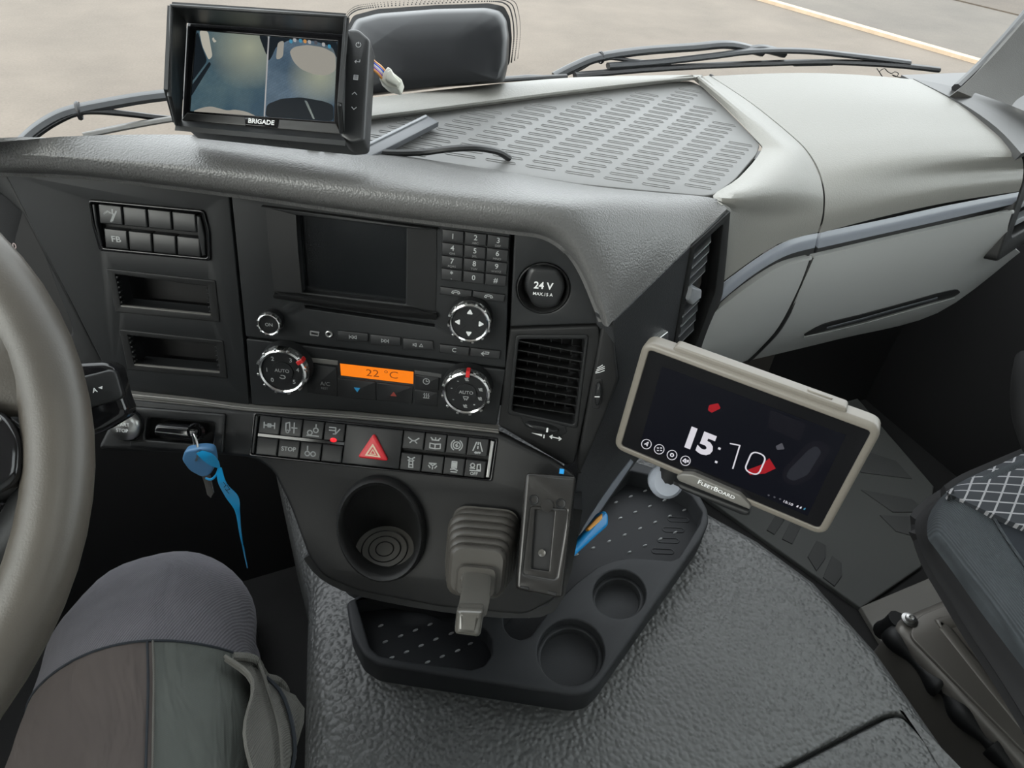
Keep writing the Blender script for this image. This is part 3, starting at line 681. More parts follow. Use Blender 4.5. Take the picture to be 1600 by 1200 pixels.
# ================================================================== switch panel, upper left of the fascia
sym = {}
sym['wrench'] = [[(-.9, .1), (-.3, .5), (.1, .3)], [(-.9, .1), (-.7, .3)], [(-.1, -.9), (.5, .2)], [(.1, -.8), (.6, .1)], [(.3, .2), (.4, .8)], [(.6, .1), (.9, .6)]]
def switch(parent, fr, q, c, strokes=None, mat='print_grey', name='switch', curve=.0008):
    o = obj(name, plate(fr, rnd(q, .0008, 2), (), c, .008, .0012, 2), 'key_black', parent)
    if strokes:
        m = mid(q); k = min(abs(q[1][0]-q[0][0]), abs(q[2][1]-q[1][1]))*.36
        icon2('symbol', fr, m, k, strokes, mat, o, c+.0002)
    return o
sp = thing('rocker_switch_unit', 'upper left fascia panel of eight rocker switches in two rows', 'switch panel')
obj('housing', plate(FAS, rnd(fp([(141, 313), (318, 330), (326, 360), (328, 404), (159, 388), (147, 350)]), .003), (), -.006, .012, 0), 'deep_black', sp)
obj('bezel', plate(FAS, rnd(fp([(140, 311), (320, 328), (328, 360), (330, 407), (157, 391), (145, 350)]), .003), [rnd(fp([(143, 315), (316, 332), (323, 360), (326, 402), (161, 386), (149, 350)]), .003)], .0025, .006, .001), 'gloss_black', sp)
r1 = fp([(152, 319), (306, 335), (308, 364), (155, 349)], .002); r2 = fp([(161, 357), (313, 373), (314, 402), (164, 387)], .002)
for j, r in enumerate((r1, r2)):
    for i in range(4):
        q = cell(r, i/4+.006, (i+1)/4-.006, 0, 1)
        s = switch(sp, FAS, q, .002)
        if j == 0 and i == 0: icon2('symbol', FAS, mid(q), .0065, sym['wrench'], 'print_grey', s, .0022, .2)
        if j == 1 and i == 0: text2('symbol', FAS, 'FB', mid(q), .0052, 'print_grey', s, .0022, .02, 0, 1.15)
obj('end_cap', plate(FAS, rnd(fp([(308, 336), (314, 338), (321, 370), (322, 398), (317, 400), (310, 365)]), .001), (), .002, .006, .001), 'key_black', sp)
obj('end_cap', plate(FAS, rnd(fp([(145, 318), (150, 319), (154, 350), (162, 386), (158, 384), (150, 350)]), .001), (), .002, .006, .001), 'key_black', sp)

# two empty insert slots
for lab, O, I in (('empty rectangular insert slot just under the rocker switch panel', S1o, S1), ('empty rectangular insert slot just above the ignition key', S2o, S2)):
    t = thing('insert_slot', lab, 'slot', 'empty fascia slots')
    io = rnd(fp(I), .001)
    obj('frame', plate(FAS, rnd(fp(O), .001), [io], .0012, .004, .0008), 'console_black', t)
    obj('recess_back', plate(FAS, rnd(fp([(x+dx, y+dy) for (x, y), dx, dy in zip(I, (-3, 3, 3, -3), (-3, -3, 3, 3))]), .001), (), -.03, .003, 0), 'deep_black', t)
    obj('lower_lip', plate(FAS, fp([(I[3][0], I[3][1]-1.5), (I[2][0], I[2][1]-1.5), I[2], I[3]]), (), .0018, .003, .0003), 'ledge', t)
    for sd in (0, 1):
        a, b = (I[0], I[3]) if sd == 0 else (I[1], I[2])
        for k in range(6):
            f = (k+.7)/6.4; x, y = a[0]+(b[0]-a[0])*f, a[1]+(b[1]-a[1])*f; d = 3 if sd == 0 else -3
            obj('tooth', plate(FAS, fp([(x, y-2), (x+d, y-1.6), (x+d, y+1), (x, y+1.4)]), (), .0008, .004, .0003), 'black', t)

# ================================================================== audio unit
au = thing('audio_unit', 'black radio unit with blank display, keypad and chrome ringed dial', 'radio')
SCR = [(464, 334), (635, 354), (634, 475), (473, 457)]; REC = [(413, 322), (683, 357), (680, 489), (428, 457)]
obj('faceplate', plate(FAS, rnd(fp([(361, 301), (797, 360), (790, 575), (384, 526)]), .002), [rnd(fp(SCR), .001), rnd(fp([(476, 477), (679, 507), (679, 511), (477, 482)]), .0005)], 0, .02, .001), 'black_fascia', au)
obj('display', plate(FAS, rnd(fp([(462, 330), (637, 352), (637, 478), (471, 460)]), .001), (), -.007, .004, 0), 'screen_black', au)
# cheeks that slope toward the display and the visor above and below it
obj('cheek', grid([[FAS.P(*FAS.px(x, y, c), c) for x, y in p] for p, c in (([(415, 324), (420, 390), (429, 456)], .0008), ([(462, 333), (466, 395), (472, 458)], .004))], 3, 2, .003), 'console_black', au)
obj('cheek', grid([[FAS.P(*FAS.px(x, y, c), c) for x, y in p] for p, c in (([(682, 358), (682, 420), (680, 487)], .0008), ([(637, 354), (637, 415), (636, 476)], .004))], 3, 2, .003), 'console_black', au)
obj('visor', plate(FAS, fp([(411, 320), (684, 355), (684, 357.5), (640, 354), (462, 333), (440, 327)]), (), .006, .008, .001), 'black', au)
obj('sill', grid([[FAS.P(*FAS.px(x, y, c), c) for x, y in p] for p, c in (([(470, 457), (560, 467), (637, 476)], -.003), ([(452, 460), (560, 475), (660, 486)], .005), ([(428, 460), (560, 480), (681, 492)], .007), ([(428, 466), (560, 487), (681, 500)], .0005))], 3, 3, .003), 'console_black', au)
obj('disc_slot', plate(FAS, fp([(470, 472), (684, 504), (684, 514), (470, 486)]), (), -.008, .003, 0), 'deep_black', au)
def knob(parent, x, y, r, h=.018, marker=None, ticks=(), name='knob', face='key_black'):
    k = r*FAS.mpp(x, y, h); a, b = FAS.px(x, y, h)
    kb = obj(name, lathe(FAS, a, b, [(k*.96, 0), (k*1.02, .002), (k*.98, h*.55), (k*.93, h*.9), (k*.80, h*.94), (k*.78, h*.86), (0, h*.86)], 40), face, parent)
    obj('chrome_ring', lathe_ring(FAS, a, b, [(k*.985, h*.62), (k*.975, h*.78), (k*.93, h*.96), (k*.86, h*1.0), (k*.80, h*.95), (k*.80, h*.8), (k*.93, h*.6)], 40), 'chrome', kb)
    for t in range(12):
        an = rad(t*30+12); ca, sa = math.cos(an), math.sin(an); d = k*.05
        q = [(a+ca*k*.83-sa*d, b+sa*k*.83+ca*d), (a+ca*k*.83+sa*d, b+sa*k*.83-ca*d), (a+ca*k*.985+sa*d, b+sa*k*.985-ca*d), (a+ca*k*.985-sa*d, b+sa*k*.985+ca*d)]
        obj('grip_notch', plate(FAS, q, (), h*.985, h*.35, .0004, 1), 'satin', kb)
    if marker is not None:
        an = rad(marker); ca, sa = math.cos(an), math.sin(an); d = k*.075
        q = [(a+ca*k*.76-sa*d, b+sa*k*.76+ca*d), (a+ca*k*.76+sa*d, b+sa*k*.76-ca*d), (a+ca*k*1.03+sa*d, b+sa*k*1.03-ca*d), (a+ca*k*1.03-sa*d, b+sa*k*1.03+ca*d)]
        obj('red_marker', plate(FAS, q, (), h*1.05, h*.4, .0003, 1), 'red_mark', kb)
    return kb, a, b, k, h*.86+.0002
def lathe_ring(fr, cx, cy, prof, n):
    vs, fs = [], []
    for r, c in prof: vs.extend(fr.P(cx+r*math.cos(2*math.pi*i/n), cy+r*math.sin(2*math.pi*i/n), c) for i in range(n))
    m = len(prof)
    for j in range(m):
        for i in range(n): fs.append([j*n+i, j*n+(i+1) % n, ((j+1) % m)*n+(i+1) % n, ((j+1) % m)*n+i])
    return vs, fs
kb, a, b, k, c = knob(au, 419, 508, 19, .014, name='power_knob')
text2('lettering', FAS, 'ON', (a, b-.0006), .0032, 'print_grey', kb, c, .01)
obj('usb_port', plate(FAS, rnd(fp([(484, 517), (499, 519), (498, 526), (484, 524)], .001), .001), [rnd(fp([(486, 519), (497, 521), (496, 524.5), (486, 522.5)], .001), .0006)], .001, .002, .0002), 'print_dim', au)
a, b = FAS.px(514, 522, .001); obj('audio_jack', lathe_ring(FAS, a, b, [(.0034, 0), (.0034, .0018), (.0026, .0022), (.0018, .0016), (.0018, 0)], 20), 'satin', au)
obj('jack_hole', lathe(FAS, a, b, [(.0018, .0002), (0, .0003)], 16), 'deep_black', au)
T = lambda x, s=1: [(x-.35*s, .4), (x+.35*s, 0), (x-.35*s, -.4), (x-.35*s, .4)]
media = [([T(-.25, -1), T(.5, -1), [(-.75, .45), (-.75, -.45)]], 'previous'), ([T(-.5), T(.25), [(.75, .45), (.75, -.45)]], 'next'), ([T(-.75, -1), [(-1.1, .3), (-1.1, -.3)], [(.35, -.35), (.75, .35), (1.15, -.35), (.35, -.35)]], 'eject')]
for (x0, x1, y0, y1), (st, nm) in zip([(527, 575, 519, 534), (578, 626, 525, 540), (629, 677, 531, 547)], media):
    s = .1*(x1-x0)/2
    q = fp([(x0, y1-s+2), (x1, y1+s-2), (x1, y0+s), (x0, y0-s)], .002)
    bt_ = obj('media_button', plate(FAS, rnd(q, .0006, 2), (), .002, .006, .0008, 2), 'key_black', au)
    icon2('symbol', FAS, mid(q), .0042, st, 'print_grey', bt_, .0022, .14)
# keypad
KQ = fp([(690, 357), (797, 370), (791, 450), (688, 438)], .0025)
for r, line in enumerate((('1', ''), ('2', 'ABC'), ('3', 'DEF'), ('4', 'GHI'), ('5', 'JKL'), ('6', 'MNO'), ('7', 'PQRS'), ('8', 'TUV'), ('9', 'WXYZ'), ('*', '+'), ('0', ''), ('#', ''))):
    i, j = r % 3, r//3
    q = cell(KQ, i/3+.008, (i+1)/3-.008, j/4+.012, (j+1)/4-.012); m = mid(q)
    kk = obj('number_key', plate(FAS, rnd(q, .0006, 2), (), .0025, .006, .0008, 2), 'key_black', au)
    text2('numeral', FAS, line[0], (m[0], m[1]+(.0012 if line[1] else 0)), .0046, 'print_grey', kk, .0027, .012)
    if line[1]: text2('letters', FAS, line[1], (m[0], m[1]-.0036), .0019, 'print_dim', kk, .0027, 0, 0, 1.1)
PQ = fp([(687, 448), (790, 461), (788, 473), (686, 460)], .0025)
phone = [[(-.9, -.1), (-.7, .3), (0, .5), (.7, .3), (.9, -.1), (.5, -.25), (.4, .1), (-.4, .1), (-.5, -.25), (-.9, -.1)]]
CQ = fp([(686, 538), (783, 549), (781, 562), (685, 551)], .0025)
for i in range(2):
    q = cell(PQ, i/2+.006, (i+1)/2-.006, 0, 1); kk = obj('call_key', plate(FAS, rnd(q, .0006, 2), (), .0025, .006, .0008, 2), 'key_black', au)
    icon2('symbol', FAS, mid(q), .0042, phone, 'print_grey', kk, .0027, .16)
    q = cell(CQ, i/2+.006, (i+1)/2-.006, 0, 1); kk = obj('menu_key', plate(FAS, rnd(q, .0006, 2), (), .0025, .006, .0008, 2), 'key_black', au)
    if i == 0: text2('lettering', FAS, 'C', mid(q), .0042, 'print_grey', kk, .0027, .01)
    else: icon2('symbol', FAS, mid(q), .004, [[(-.9, 0), (-.3, .5)], [(-.9, 0), (-.3, -.5)], [(-.9, 0), (.8, 0), (.9, .5), (0, .5)]], 'print_grey', kk, .0027, .2)
kb, a, b, k, c = knob(au, 733, 506, 35, .018, name='menu_dial')
for t in range(4):
    an = rad(90*t); ca, sa = math.cos(an), math.sin(an)
    icon2('arrow', FAS, (a+ca*k*.52, b+sa*k*.52), k*.13, [[(ca*.7, sa*.7), (-ca*.5-sa*.7, -sa*.5+ca*.7), (-ca*.5+sa*.7, -sa*.5-ca*.7), (ca*.7, sa*.7)], [(ca*.4, sa*.4), (-ca*.4, -sa*.4)]], 'print_white', kb, c+.0004, .5)
    an += rad(45); ca, sa = math.cos(an), math.sin(an)
    icon2('split_line', FAS, (a, b), k, [[(ca*.22, sa*.22), (ca*.74, sa*.74)]], 'deep_black', kb, c+.0003, .04)
obj('pinhole', lathe(FAS, *FAS.px(676, 367), [(.0014, .0002), (0, .0003)], 12), 'deep_black', au)

# ================================================================== climate panel
cp = thing('climate_panel', 'black climate control panel with orange display between two chrome ringed knobs', 'climate control')
obj('faceplate', plate(FAS, rnd(fp([(385, 529), (790, 578), (776, 664), (560, 643), (394, 632)]), .002), [rnd(fp([(531, 568), (646, 581), (645.5, 600.5), (532.5, 587)]), .0004)], .0005, .02, .001), 'black_fascia', cp)
lcd = obj('display', plate(FAS, fp([(529, 566), (648, 579), (647.5, 602), (530.5, 589)]), (), -.0008, .003, 0), 'orange_lcd', cp)
text('reading', FAS, '22 °C', 597, 585, 12, 'lcd_digit', lcd, -.0006, -.004, 0, 1.25)
def seg(nm, pts, m='print_dim', c=.0012): return obj(nm, plate(FAS, fp(pts), (), c, .002, .0004), m, cp)
seg('top_strip', [(474, 557), (528, 563), (528, 570), (474, 564)], 'ledge'); seg('top_strip', [(648, 578), (690, 584), (690, 590), (648, 584)], 'monitor_grey')
btn = [((478, 568), (526, 574), (527, 620), (480, 614)), ((528, 591), (587, 597), (587, 626), (529, 620)), ((589, 598), (645, 604), (644, 632), (589, 626)), ((649, 586), (686, 590), (685, 611), (648, 607)), ((648, 609), (684, 613), (683, 636), (647, 631))]
bo = [obj('climate_button', plate(FAS, rnd(fp(q, .0018), .0008, 2), (), .0018, .004, .0007, 2), 'key_black', cp) for q in btn]
text('lettering', FAS, 'A/C', 508, 600, 6.5, 'print_dim', bo[0], .002, .01); text('lettering', FAS, 'REST', 507, 607, 3.5, 'print_dim', bo[0], .002)
solid('arrow', FAS, 558, 609, 5, [[(-1, .7), (1, .7), (0, -.9)]], 'blue_mark', bo[1], .0021)
solid('arrow', FAS, 615, 616, 5, [[(-1, -.7), (1, -.7), (0, .9)]], 'dull_red', bo[2], .0021)
icon('symbol', FAS, 666, 596, 5.5, [C(0, 0, .9), [(0, .5), (0, 0), (.5, 0)]], 'print_grey', bo[3], .002, .2)
icon('symbol', FAS, 666, 619, 5.5, [[(-.8, -.6), (.8, -.6)], [(-.6, -.4), (-.4, .1), (-.7, .5), (-.5, .9)], [(0, -.4), (.2, .1), (-.1, .5), (.1, .9)], [(.6, -.4), (.8, .1), (.5, .5), (.7, .9)]], 'print_grey', bo[4], .002, .2)
kb, a, b, k, c = knob(cp, 440, 582, 41, .02, marker=35, name='fan_knob')
obj('knob_cap', lathe(FAS, a, b, [(k*.42, c-.002), (k*.41, c+.0008), (0, c+.001)], 28), 'key_black', kb)
text2('lettering', FAS, 'AUTO', (a, b+.001), k*.14, 'print_grey', kb, c+.0014)
icon2('symbol', FAS, (a, b-k*.22), k*.12, [C(0, 0, .9, 12, 200, 480, .6)], 'print_grey', kb, c+.0014, .3)
for d, s in zip((225, 180, 125, 55, 10, -45), '012345'):
    text2('numeral', FAS, s, (a+k*.6*math.cos(rad(d)), b+k*.6*math.sin(rad(d))), k*.17, 'print_grey', kb, c+.0002, .01)
kb, a, b, k, c = knob(cp, 728, 616, 40, .02, marker=88, name='air_flow_knob')
obj('knob_cap', lathe(FAS, a, b, [(k*.42, c-.002), (k*.41, c+.0008), (0, c+.001)], 28), 'key_black', kb)
text2('lettering', FAS, 'AUTO', (a, b+.001), k*.14, 'print_grey', kb, c+.0014)
icon2('symbol', FAS, (a, b-k*.2), k*.12, [[(-.8, .5), (.8, .5), (.6, -.3), (-.6, -.3), (-.8, .5)], [(-.3, -.3), (-.3, -.8)], [(.3, -.3), (.3, -.8)]], 'print_grey', kb, c+.0014, .25)
for d in (90, 165, 215, 270, 340, 20, 125, 305):
    icon2('symbol', FAS, (a+k*.6*math.cos(rad(d)), b+k*.6*math.sin(rad(d))), k*.11, [[(-.7, .5), (-.3, -.4), (.6, -.4)], C(.1, .3, .3, 8)] if d % 10 == 0 else [[(-.2, 0), (.2, 0)]], 'print_grey', kb, c+.0003, .35)

# ================================================================== 24 V socket
so = thing('power_socket', 'round 24 volt power socket with hinged black cap beside the keypad', 'power socket')
a, b = FAS.px(849, 451); k = FAS.mpp(849, 451)
obj('recess_ring', lathe_ring(FAS, a, b, [(k*41.5, .0005), (k*40, .0012), (k*38, 0), (k*31, -.012), (k*31, -.016), (k*41.5, -.016)], 40), 'console_black', so)
obj('recess_floor', lathe(FAS, a, b, [(k*32, -.015), (k*32, -.0125), (0, -.0125)], 32), 'deep_black', so)
ca = fp([(829, 416), (872, 421), (881, 437), (883, 452), (879, 465), (872, 481), (852, 485), (833, 480), (824, 462), (820, 447), (822, 432)], .006)
cap = obj('socket_cap', plate(FAS, rnd(ca, .005), (), .006, .019, .0045, 4), 'key_black', so)
text('lettering', FAS, '24 V', 849, 447, 11, 'print_white', cap, .0063, .02); text('lettering', FAS, 'MAX.15 A', 848, 460, 5, 'print_white', cap, .0063, .01)

# ================================================================== centre air vent
av = thing('air_vent', 'black slatted centre air vent right of the climate knobs', 'air vent')
obj('liner', plate(FAS, rnd(fp([(806, 521), (920, 521), (902, 668), (793, 645)]), .004), [rnd(fp([(811, 528), (914, 528), (897, 661), (800, 640)]), .003)], .0035, .03, .0012), 'black', av)
vq = fp([(811, 528), (914, 528), (897, 661), (800, 640)])
for k in range(8):
    f = (k+.35)/8.2
    y0 = 532+k*14.2; xl = 811-(y0-528)*.095; xr = 914-(y0-520)*.125; y1 = y0+19-k*.5
    p = [FAS.P(*FAS.px(x, y, c), c) for (x, y), c in (((xl, y0), -.001), ((xr, y1), -.001), ((xr, y1-9), -.02), ((xl, y0-9), -.02))]
    t = FAS.v*.0012
    obj('slat', ([*p, *[q-t for q in p]], [[0, 1, 2, 3], [7, 6, 5, 4], [0, 4, 5, 1], [1, 5, 6, 2], [2, 6, 7, 3], [3, 7, 4, 0]]), 'console_black', av, ang=0)
for k in range(5):
    x0 = 828+k*17; obj('vane', plate(FAS, fp([(x0, 530), (x0+2, 530), (x0-12, 655), (x0-14, 655)]), (), -.016, .01, 0), 'black', av)
WH = Frame(FAS.P(*FAS.px(847, 668, .002), .001), FAS.n, FAS.v)     # wheel lying across the frame
mp_ = FAS.mpp(847, 668)
obj('wheel_slot', plate(FAS, rnd(fp([(812, 650), (820, 648), (884, 666), (886, 676), (872, 684), (822, 668)], .003), .002), (), .0035, .003, .001), 'black', av)
obj('thumb_wheel', sections([[FAS.P(*[FAS.px(847, 666, .004)[0]+u*27*mp_, FAS.px(847, 666, .004)[1]+(v*6.5-u*4)*mp_], c) for u, v in circ(0, 0, s, 24)] for c, s in ((.002, 1), (.007, .95), (.010, .75), (.0108, .4))]), 'key_black', av)
solid('indicator', FAS, 855, 672, 4, [[(-.35, -1), (.35, -1), (.35, 1), (-.35, 1)]], 'print_white', av, .0112)
icon('arrow', FAS, 868, 684, 9, [[(-1, .15), (1, -.15)], [(-.6, .45), (-1, .15), (-.65, -.2)], [(.6, .2), (1, -.15), (.65, -.45)]], 'print_white', av, .0037, .2)
solid('wedge_mark', FAS, 839, 679, 9, [[(-1, .25), (.9, .15), (.9, -.3)]], 'print_white', av, .0037)
solid('bar_mark', FAS, 850, 682, 4, [[(-.25, -.8), (.25, -.8), (.25, .8), (-.25, .8)]], 'print_white', av, .0037)
# vertical wheel on the edge strip
ew = thing('vent_wheel', 'ribbed vertical thumb wheel on the console edge beside the centre vent', 'thumb wheel')
obj('slot', plate(FAS, rnd(fp([(930, 593), (941, 592), (941, 628), (935, 640), (925, 638), (927, 615)], .0048), .002), (), .0048, .002, .0006), 'deep_black', ew)
a, b = FAS.px(934, 615, .006)
wl = obj('wheel', sections([[FAS.P(a+(u*5-v*1.5)*k_, b+v*21*k_, c) for u, v in circ(0, 0, s, 24)] for c, s, k_ in ((.004, 1, .00062), (.008, .95, .00062), (.0105, .7, .00062), (.011, .35, .00062))]), 'key_black', ew)
solid('indicator', FAS, 933, 620, 4, [[(-1, -.3), (1, -.1), (1, .3), (-1, .1)]], 'print_white', wl, .0114)
for i in range(7):
    solid('rib', FAS, 936-i*.6, 600+i*5, 4, [[(-1, -.12), (1, -.02), (1, .12), (-1, .02)]], 'black', wl, .0113)
icon('airflow_mark', FAS, 938, 577, 8, [[(-.8, -.6), (-.3, -.3), (.8, .3)], [(-.7, -.2), (-.2, .1), (.7, .7)], [(-.8, -.9), (0, -.65), (.8, -.2)], [(-.6, .25), (-.2, .5), (.3, .95)]], 'print_white', ew, .0042, .14)

# ================================================================== side vent in the passenger facing wall
sv = thing('side_vent', 'grey slatted side vent on the passenger facing console wall', 'air vent')
obj('frame', plate(WALL, rnd(wp([(1079, 384), (1140, 328), (1134, 400), (1128, 458), (1095, 560), (1050, 547)]), .003), [rnd(wp([(1084, 389), (1128, 349), (1116, 455), (1083, 546), (1059, 538)]), .003)], .0015, .012, .001), 'console_black', sv)
for k in range(10):
    f = k/9.; xl = 1083-27*f+1; yl = 394+138*f; xr = xl+27; yr = yl-22
    if k in (4, 5): continue
    p = [WALL.P(*WALL.px(x, y, c), c) for (x, y), c in (((xl, yl+10), .004), ((xr, yr+5), .004), ((xr, yr-7), -.008), ((xl, yl-4), -.008))]
    t = WALL.v*.0012
    obj('slat', ([*p, *[q-t for q in p]], [[0, 1, 2, 3], [7, 6, 5, 4], [0, 4, 5, 1], [1, 5, 6, 2], [2, 6, 7, 3], [3, 7, 4, 0]]), 'louvre_grey', sv, ang=0)
obj('slider_tab', plate(WALL, rnd(wp([(1074, 468), (1080, 448), (1095, 452), (1094, 464), (1080, 476)], .004), .002), (), .006, .012, .002), 'louvre_grey', sv)

# ================================================================== lower switch bank
sb = thing('switch_bank', 'long lower row of illuminated switches with red hazard triangle', 'switch panel')
obj('tray', plate(LOW, rnd(lp([(394, 642), (780, 683), (771, 754), (388, 713)]), .002), (), -.005, .006, 0), 'deep_black', sb)
obj('bezel', plate(LOW, rnd(lp([(397, 644), (778, 684), (769, 752), (390, 712)]), .002), [rnd(lp([(400, 647), (775, 687), (766, 749), (393, 709)]), .002)], .002, .006, .0008), 'gloss_black', sb)
xs = [406, 440, 474, 508, 541, 631, 665, 699, 732, 765]
def bankq(x0, x1, j0, j1, c=.0025):
    def top(x): return (x, 648+(x-400)*40/377.); 
    def bot(x): return (x-7.5, 709+(x-400)*40/377.)
    def g(x, j): a, b = top(x), bot(x); return (a[0]+(b[0]-a[0])*j, a[1]+(b[1]-a[1])*j)
    return lp([g(x0, j1), g(x1, j1), g(x1, j0), g(x0, j0)], c)
truck = [[(-.2, -.7), (-.2, .8), (.5, .8), (.8, .2), (.8, -.7), (-.2, -.7)]]
ic = {
 (0, 0): [[(-.9, 0), (.9, 0)], [(-.9, .5), (-.9, -.5)], [(.9, .5), (.9, -.5)], [(-.25, .25), (.25, .25), (.25, -.25), (-.25, -.25), (-.25, .25)]],
 (1, 0): [[(-.9, -.5), (-.9, .7), (-.3, .9), (-.2, -.5), (-.9, -.5)], C(-.6, -.7, .25, 8), [(.1, 0), (1, 0)], [(.5, .2), (.5, .9)], [(.5, -.2), (.5, -.9)]],
 (2, 0): [C(-.5, -.5, .4, 10), C(.5, .0, .4, 10), [(-1, -1), (1, -1)], [(.5, .6), (.5, 1)]],
 (3, 0): [[(-.9, .8), (.2, .8), (.2, .3), (-.9, .3)], [(.2, -.3), (.9, .6)], [(.2, .3), (.2, -.3), (-.2, -.3)]],
 (1, 1): 'STOP', (2, 1): [C(-.5, -.4, .4, 10), C(.5, -.4, .4, 10), [(-.5, .9), (-.5, .2)]],
 (5, 0): [[(-.9, .5), (-.2, 0), (-.6, -.4)], [(.9, .5), (.2, 0), (.6, -.4)], [(-.2, 0), (.2, 0)]],
 (6, 0): [[(-.6, .5), (.6, .5)], [(-.8, .9), (-.5, .6)], [(.8, .9), (.5, .6)], [(0, .95), (0, .6)], [(-.9, -.1), (0, -.2), (.9, -.1), (.9, -.9), (0, -1), (-.9, -.9), (-.9, -.1)], [(0, -.2), (0, -1)]],
 (7, 0): [C(0, 0, .6, 12), C(0, 0, .95, 8, 120, 240), C(0, 0, .95, 8, -60, 60), [(.1, .3), (-.2, 0), (.2, -.1), (-.1, -.3)]],
 (8, 0): [[(-.8, -.6), (-.3, .9)], [(.8, -.6), (.3, .9)], [(0, .9), (0, .5)], [(0, .2), (0, -.2)], [(-.5, -.9), (.5, -.9)]],
 (5, 1): [[(-.6, .9), (-.1, .6), (-.5, .3)], [(.6, .9), (.1, .6), (.5, .3)], [(-.3, .2), (.3, .2), (.4, -.9), (-.3, -.9), (-.3, .2)], [(-.3, -.4), (.4, -.4)]],
 (6, 1): [[(-.6, .2), (.6, .2), (0, -.2), (-.6, .2)], [(-.7, -.2), (-.4, -.6)], [(.7, -.2), (.4, -.6)], [(0, -.4), (0, -.8)]],
 (7, 1): [[(-.4, .9), (.4, .9), (.4, -.2), (-.4, -.2), (-.4, .9)], [(-.2, .7), (-.2, 0)], [(0, .7), (0, 0)], [(.2, .7), (.2, 0)], [(-.6, -.5), (0, -.4), (.6, -.6)], [(-.5, -.9), (.5, -.9)]],
 (8, 1): [C(-.5, .6, .35, 8), [(-.9, .1), (-.1, .1)], [(.3, -.1), (.3, .8), (.8, .9), (.9, -.1), (.3, -.1)], [(-.9, -.3), (.9, -.3)]]}
for i in range(9):
    if i == 4: continue
    for j in range(2):
        q = bankq(xs[i]+.6, xs[i+1]-.6, .0 if j == 0 else .56, .46 if j == 0 else 1.)
        s = obj('switch', plate(LOW, rnd(q, .0006, 2), (), .003, .008, .0012, 2), 'key_black', sb)
        st = ic.get((i, j))
        if st == 'STOP': text2('symbol', LOW, 'STOP', mid(q), .0042, 'print_grey', s, .0032, .02)
        elif st: icon2('symbol', LOW, mid(q), .0058, st, 'print_grey', s, .0032, .2)
        if (i, j) == (8, 1): text2('symbol', LOW, 'OFF', (mid(q)[0]-.001, mid(q)[1]-.005), .003, 'print_grey', s, .0032, .02)
        if (i, j) == (8, 0): text2('symbol', LOW, 'OFF', (mid(q)[0], mid(q)[1]-.0055), .0024, 'print_grey', s, .0032, .02)
        if (i, j) == (3, 0):
            a, b = LOW.px(521, 687.5, .003); obj('warning_light', lathe(LOW, a, b, [(.003, 0), (.0028, .0034), (.0015, .0042), (0, .0043)], 12, 1.2, .8), 'led_red', s)
hz = obj('hazard_switch', plate(LOW, rnd(bankq(541.6, 630.4, 0, 1), .001, 2), (), .003, .008, .0012, 2), 'key_black', sb)
obj('triangle', plate(LOW, rnd(lp([(584, 677), (607, 721), (558, 715)], .006), .004, 5), (), .0065, .006, .0018, 3), 'hazard_red', hz)
obj('triangle_mark', plate(LOW, rnd(lp([(582.5, 693), (595, 715), (570, 711.5)], .0068), .0006, 2), [lp([(582.5, 698), (591, 712.5), (574, 710)], .0068)], .0069, .0006, 0), 'hazard_cream', hz)
obj('triangle_mark', plate(LOW, lp([(582.5, 701), (588, 711), (577, 709.5)], .0068), [lp([(582.5, 704), (585.5, 709.5), (579.5, 708.5)], .0068)], .0069, .0006, 0), 'hazard_cream', hz)
obj('end_cap', plate(LOW, rnd(lp([(401, 649), (405, 650), (398, 708), (394, 707)]), .0006), (), .003, .008, .001), 'key_black', sb)
obj('end_cap', plate(LOW, rnd(lp([(767, 687), (773, 689), (765, 746), (759, 745)]), .0006), (), .003, .008, .001), 'satin', sb)
obj('divider_groove', plate(LOW, bankq(406, 541, .475, .545), (), .001, .004, 0), 'gloss_black', sb)

# ================================================================== cup holder in the console face
ch = thing('cup_holder', 'oval rimmed cup holder sunk in the lower console face', 'cup holder')
n = 40; rim = []
def cupring(k, c, dx=0, dy=0): return [LOW.P(*LOW.px(x+dx, y+dy, 0), c) for x, y in CUPI(k, n)]
prof = [(1.17, -.002), (1.17, .006), (1.13, .011), (1.08, .013), (1.02, .011), (.985, .006), (.96, -.004)]
rings = [cupring(k, c) for k, c in prof]
vs = [v for r in rings for v in r]; fs = [[j*n+i, j*n+(i+1) % n, (j+1)*n+(i+1) % n, (j+1)*n+i] for j in range(len(rings)-1) for i in range(n)]
obj('rim', (vs, fs), 'console_black', ch, closed=False)
top = cupring(.965, -.003); cz = LOW.P(*LOW.px(600, 862), 0); 
fc = atd(601, 858, .762); rr = .031
bot = [V((fc.x, fc.y, fc.z))+R0*rr*math.cos(2*math.pi*i/n)+HEAD*rr*math.sin(2*math.pi*i/n) for i in range(n)]
midr = [p.lerp(q, .6) for p, q in zip(top, bot)]
vs = top+midr+bot; fs = [[j*n+i, j*n+(i+1) % n, (j+1)*n+(i+1) % n, (j+1)*n+i] for j in range(2) for i in range(n)]
obj('cup_wall', (vs, fs), 'console_black', ch, closed=False)
CF = Frame(fc, R0, HEAD)
fl = obj('cup_floor', lathe(CF, 0, 0, [(rr*1.03, -.004), (rr*1.03, 0), (0, .0005)], 32), 'ledge', ch)  # floor paler than the wall, light falling in put into the colour
for q in (.28, .52, .76): obj('ring_groove', lathe_ring(CF, 0, 0, [(rr*q, .0004), (rr*q+.0007, .0014), (rr*q+.0014, .0004)], 32), 'black', fl)

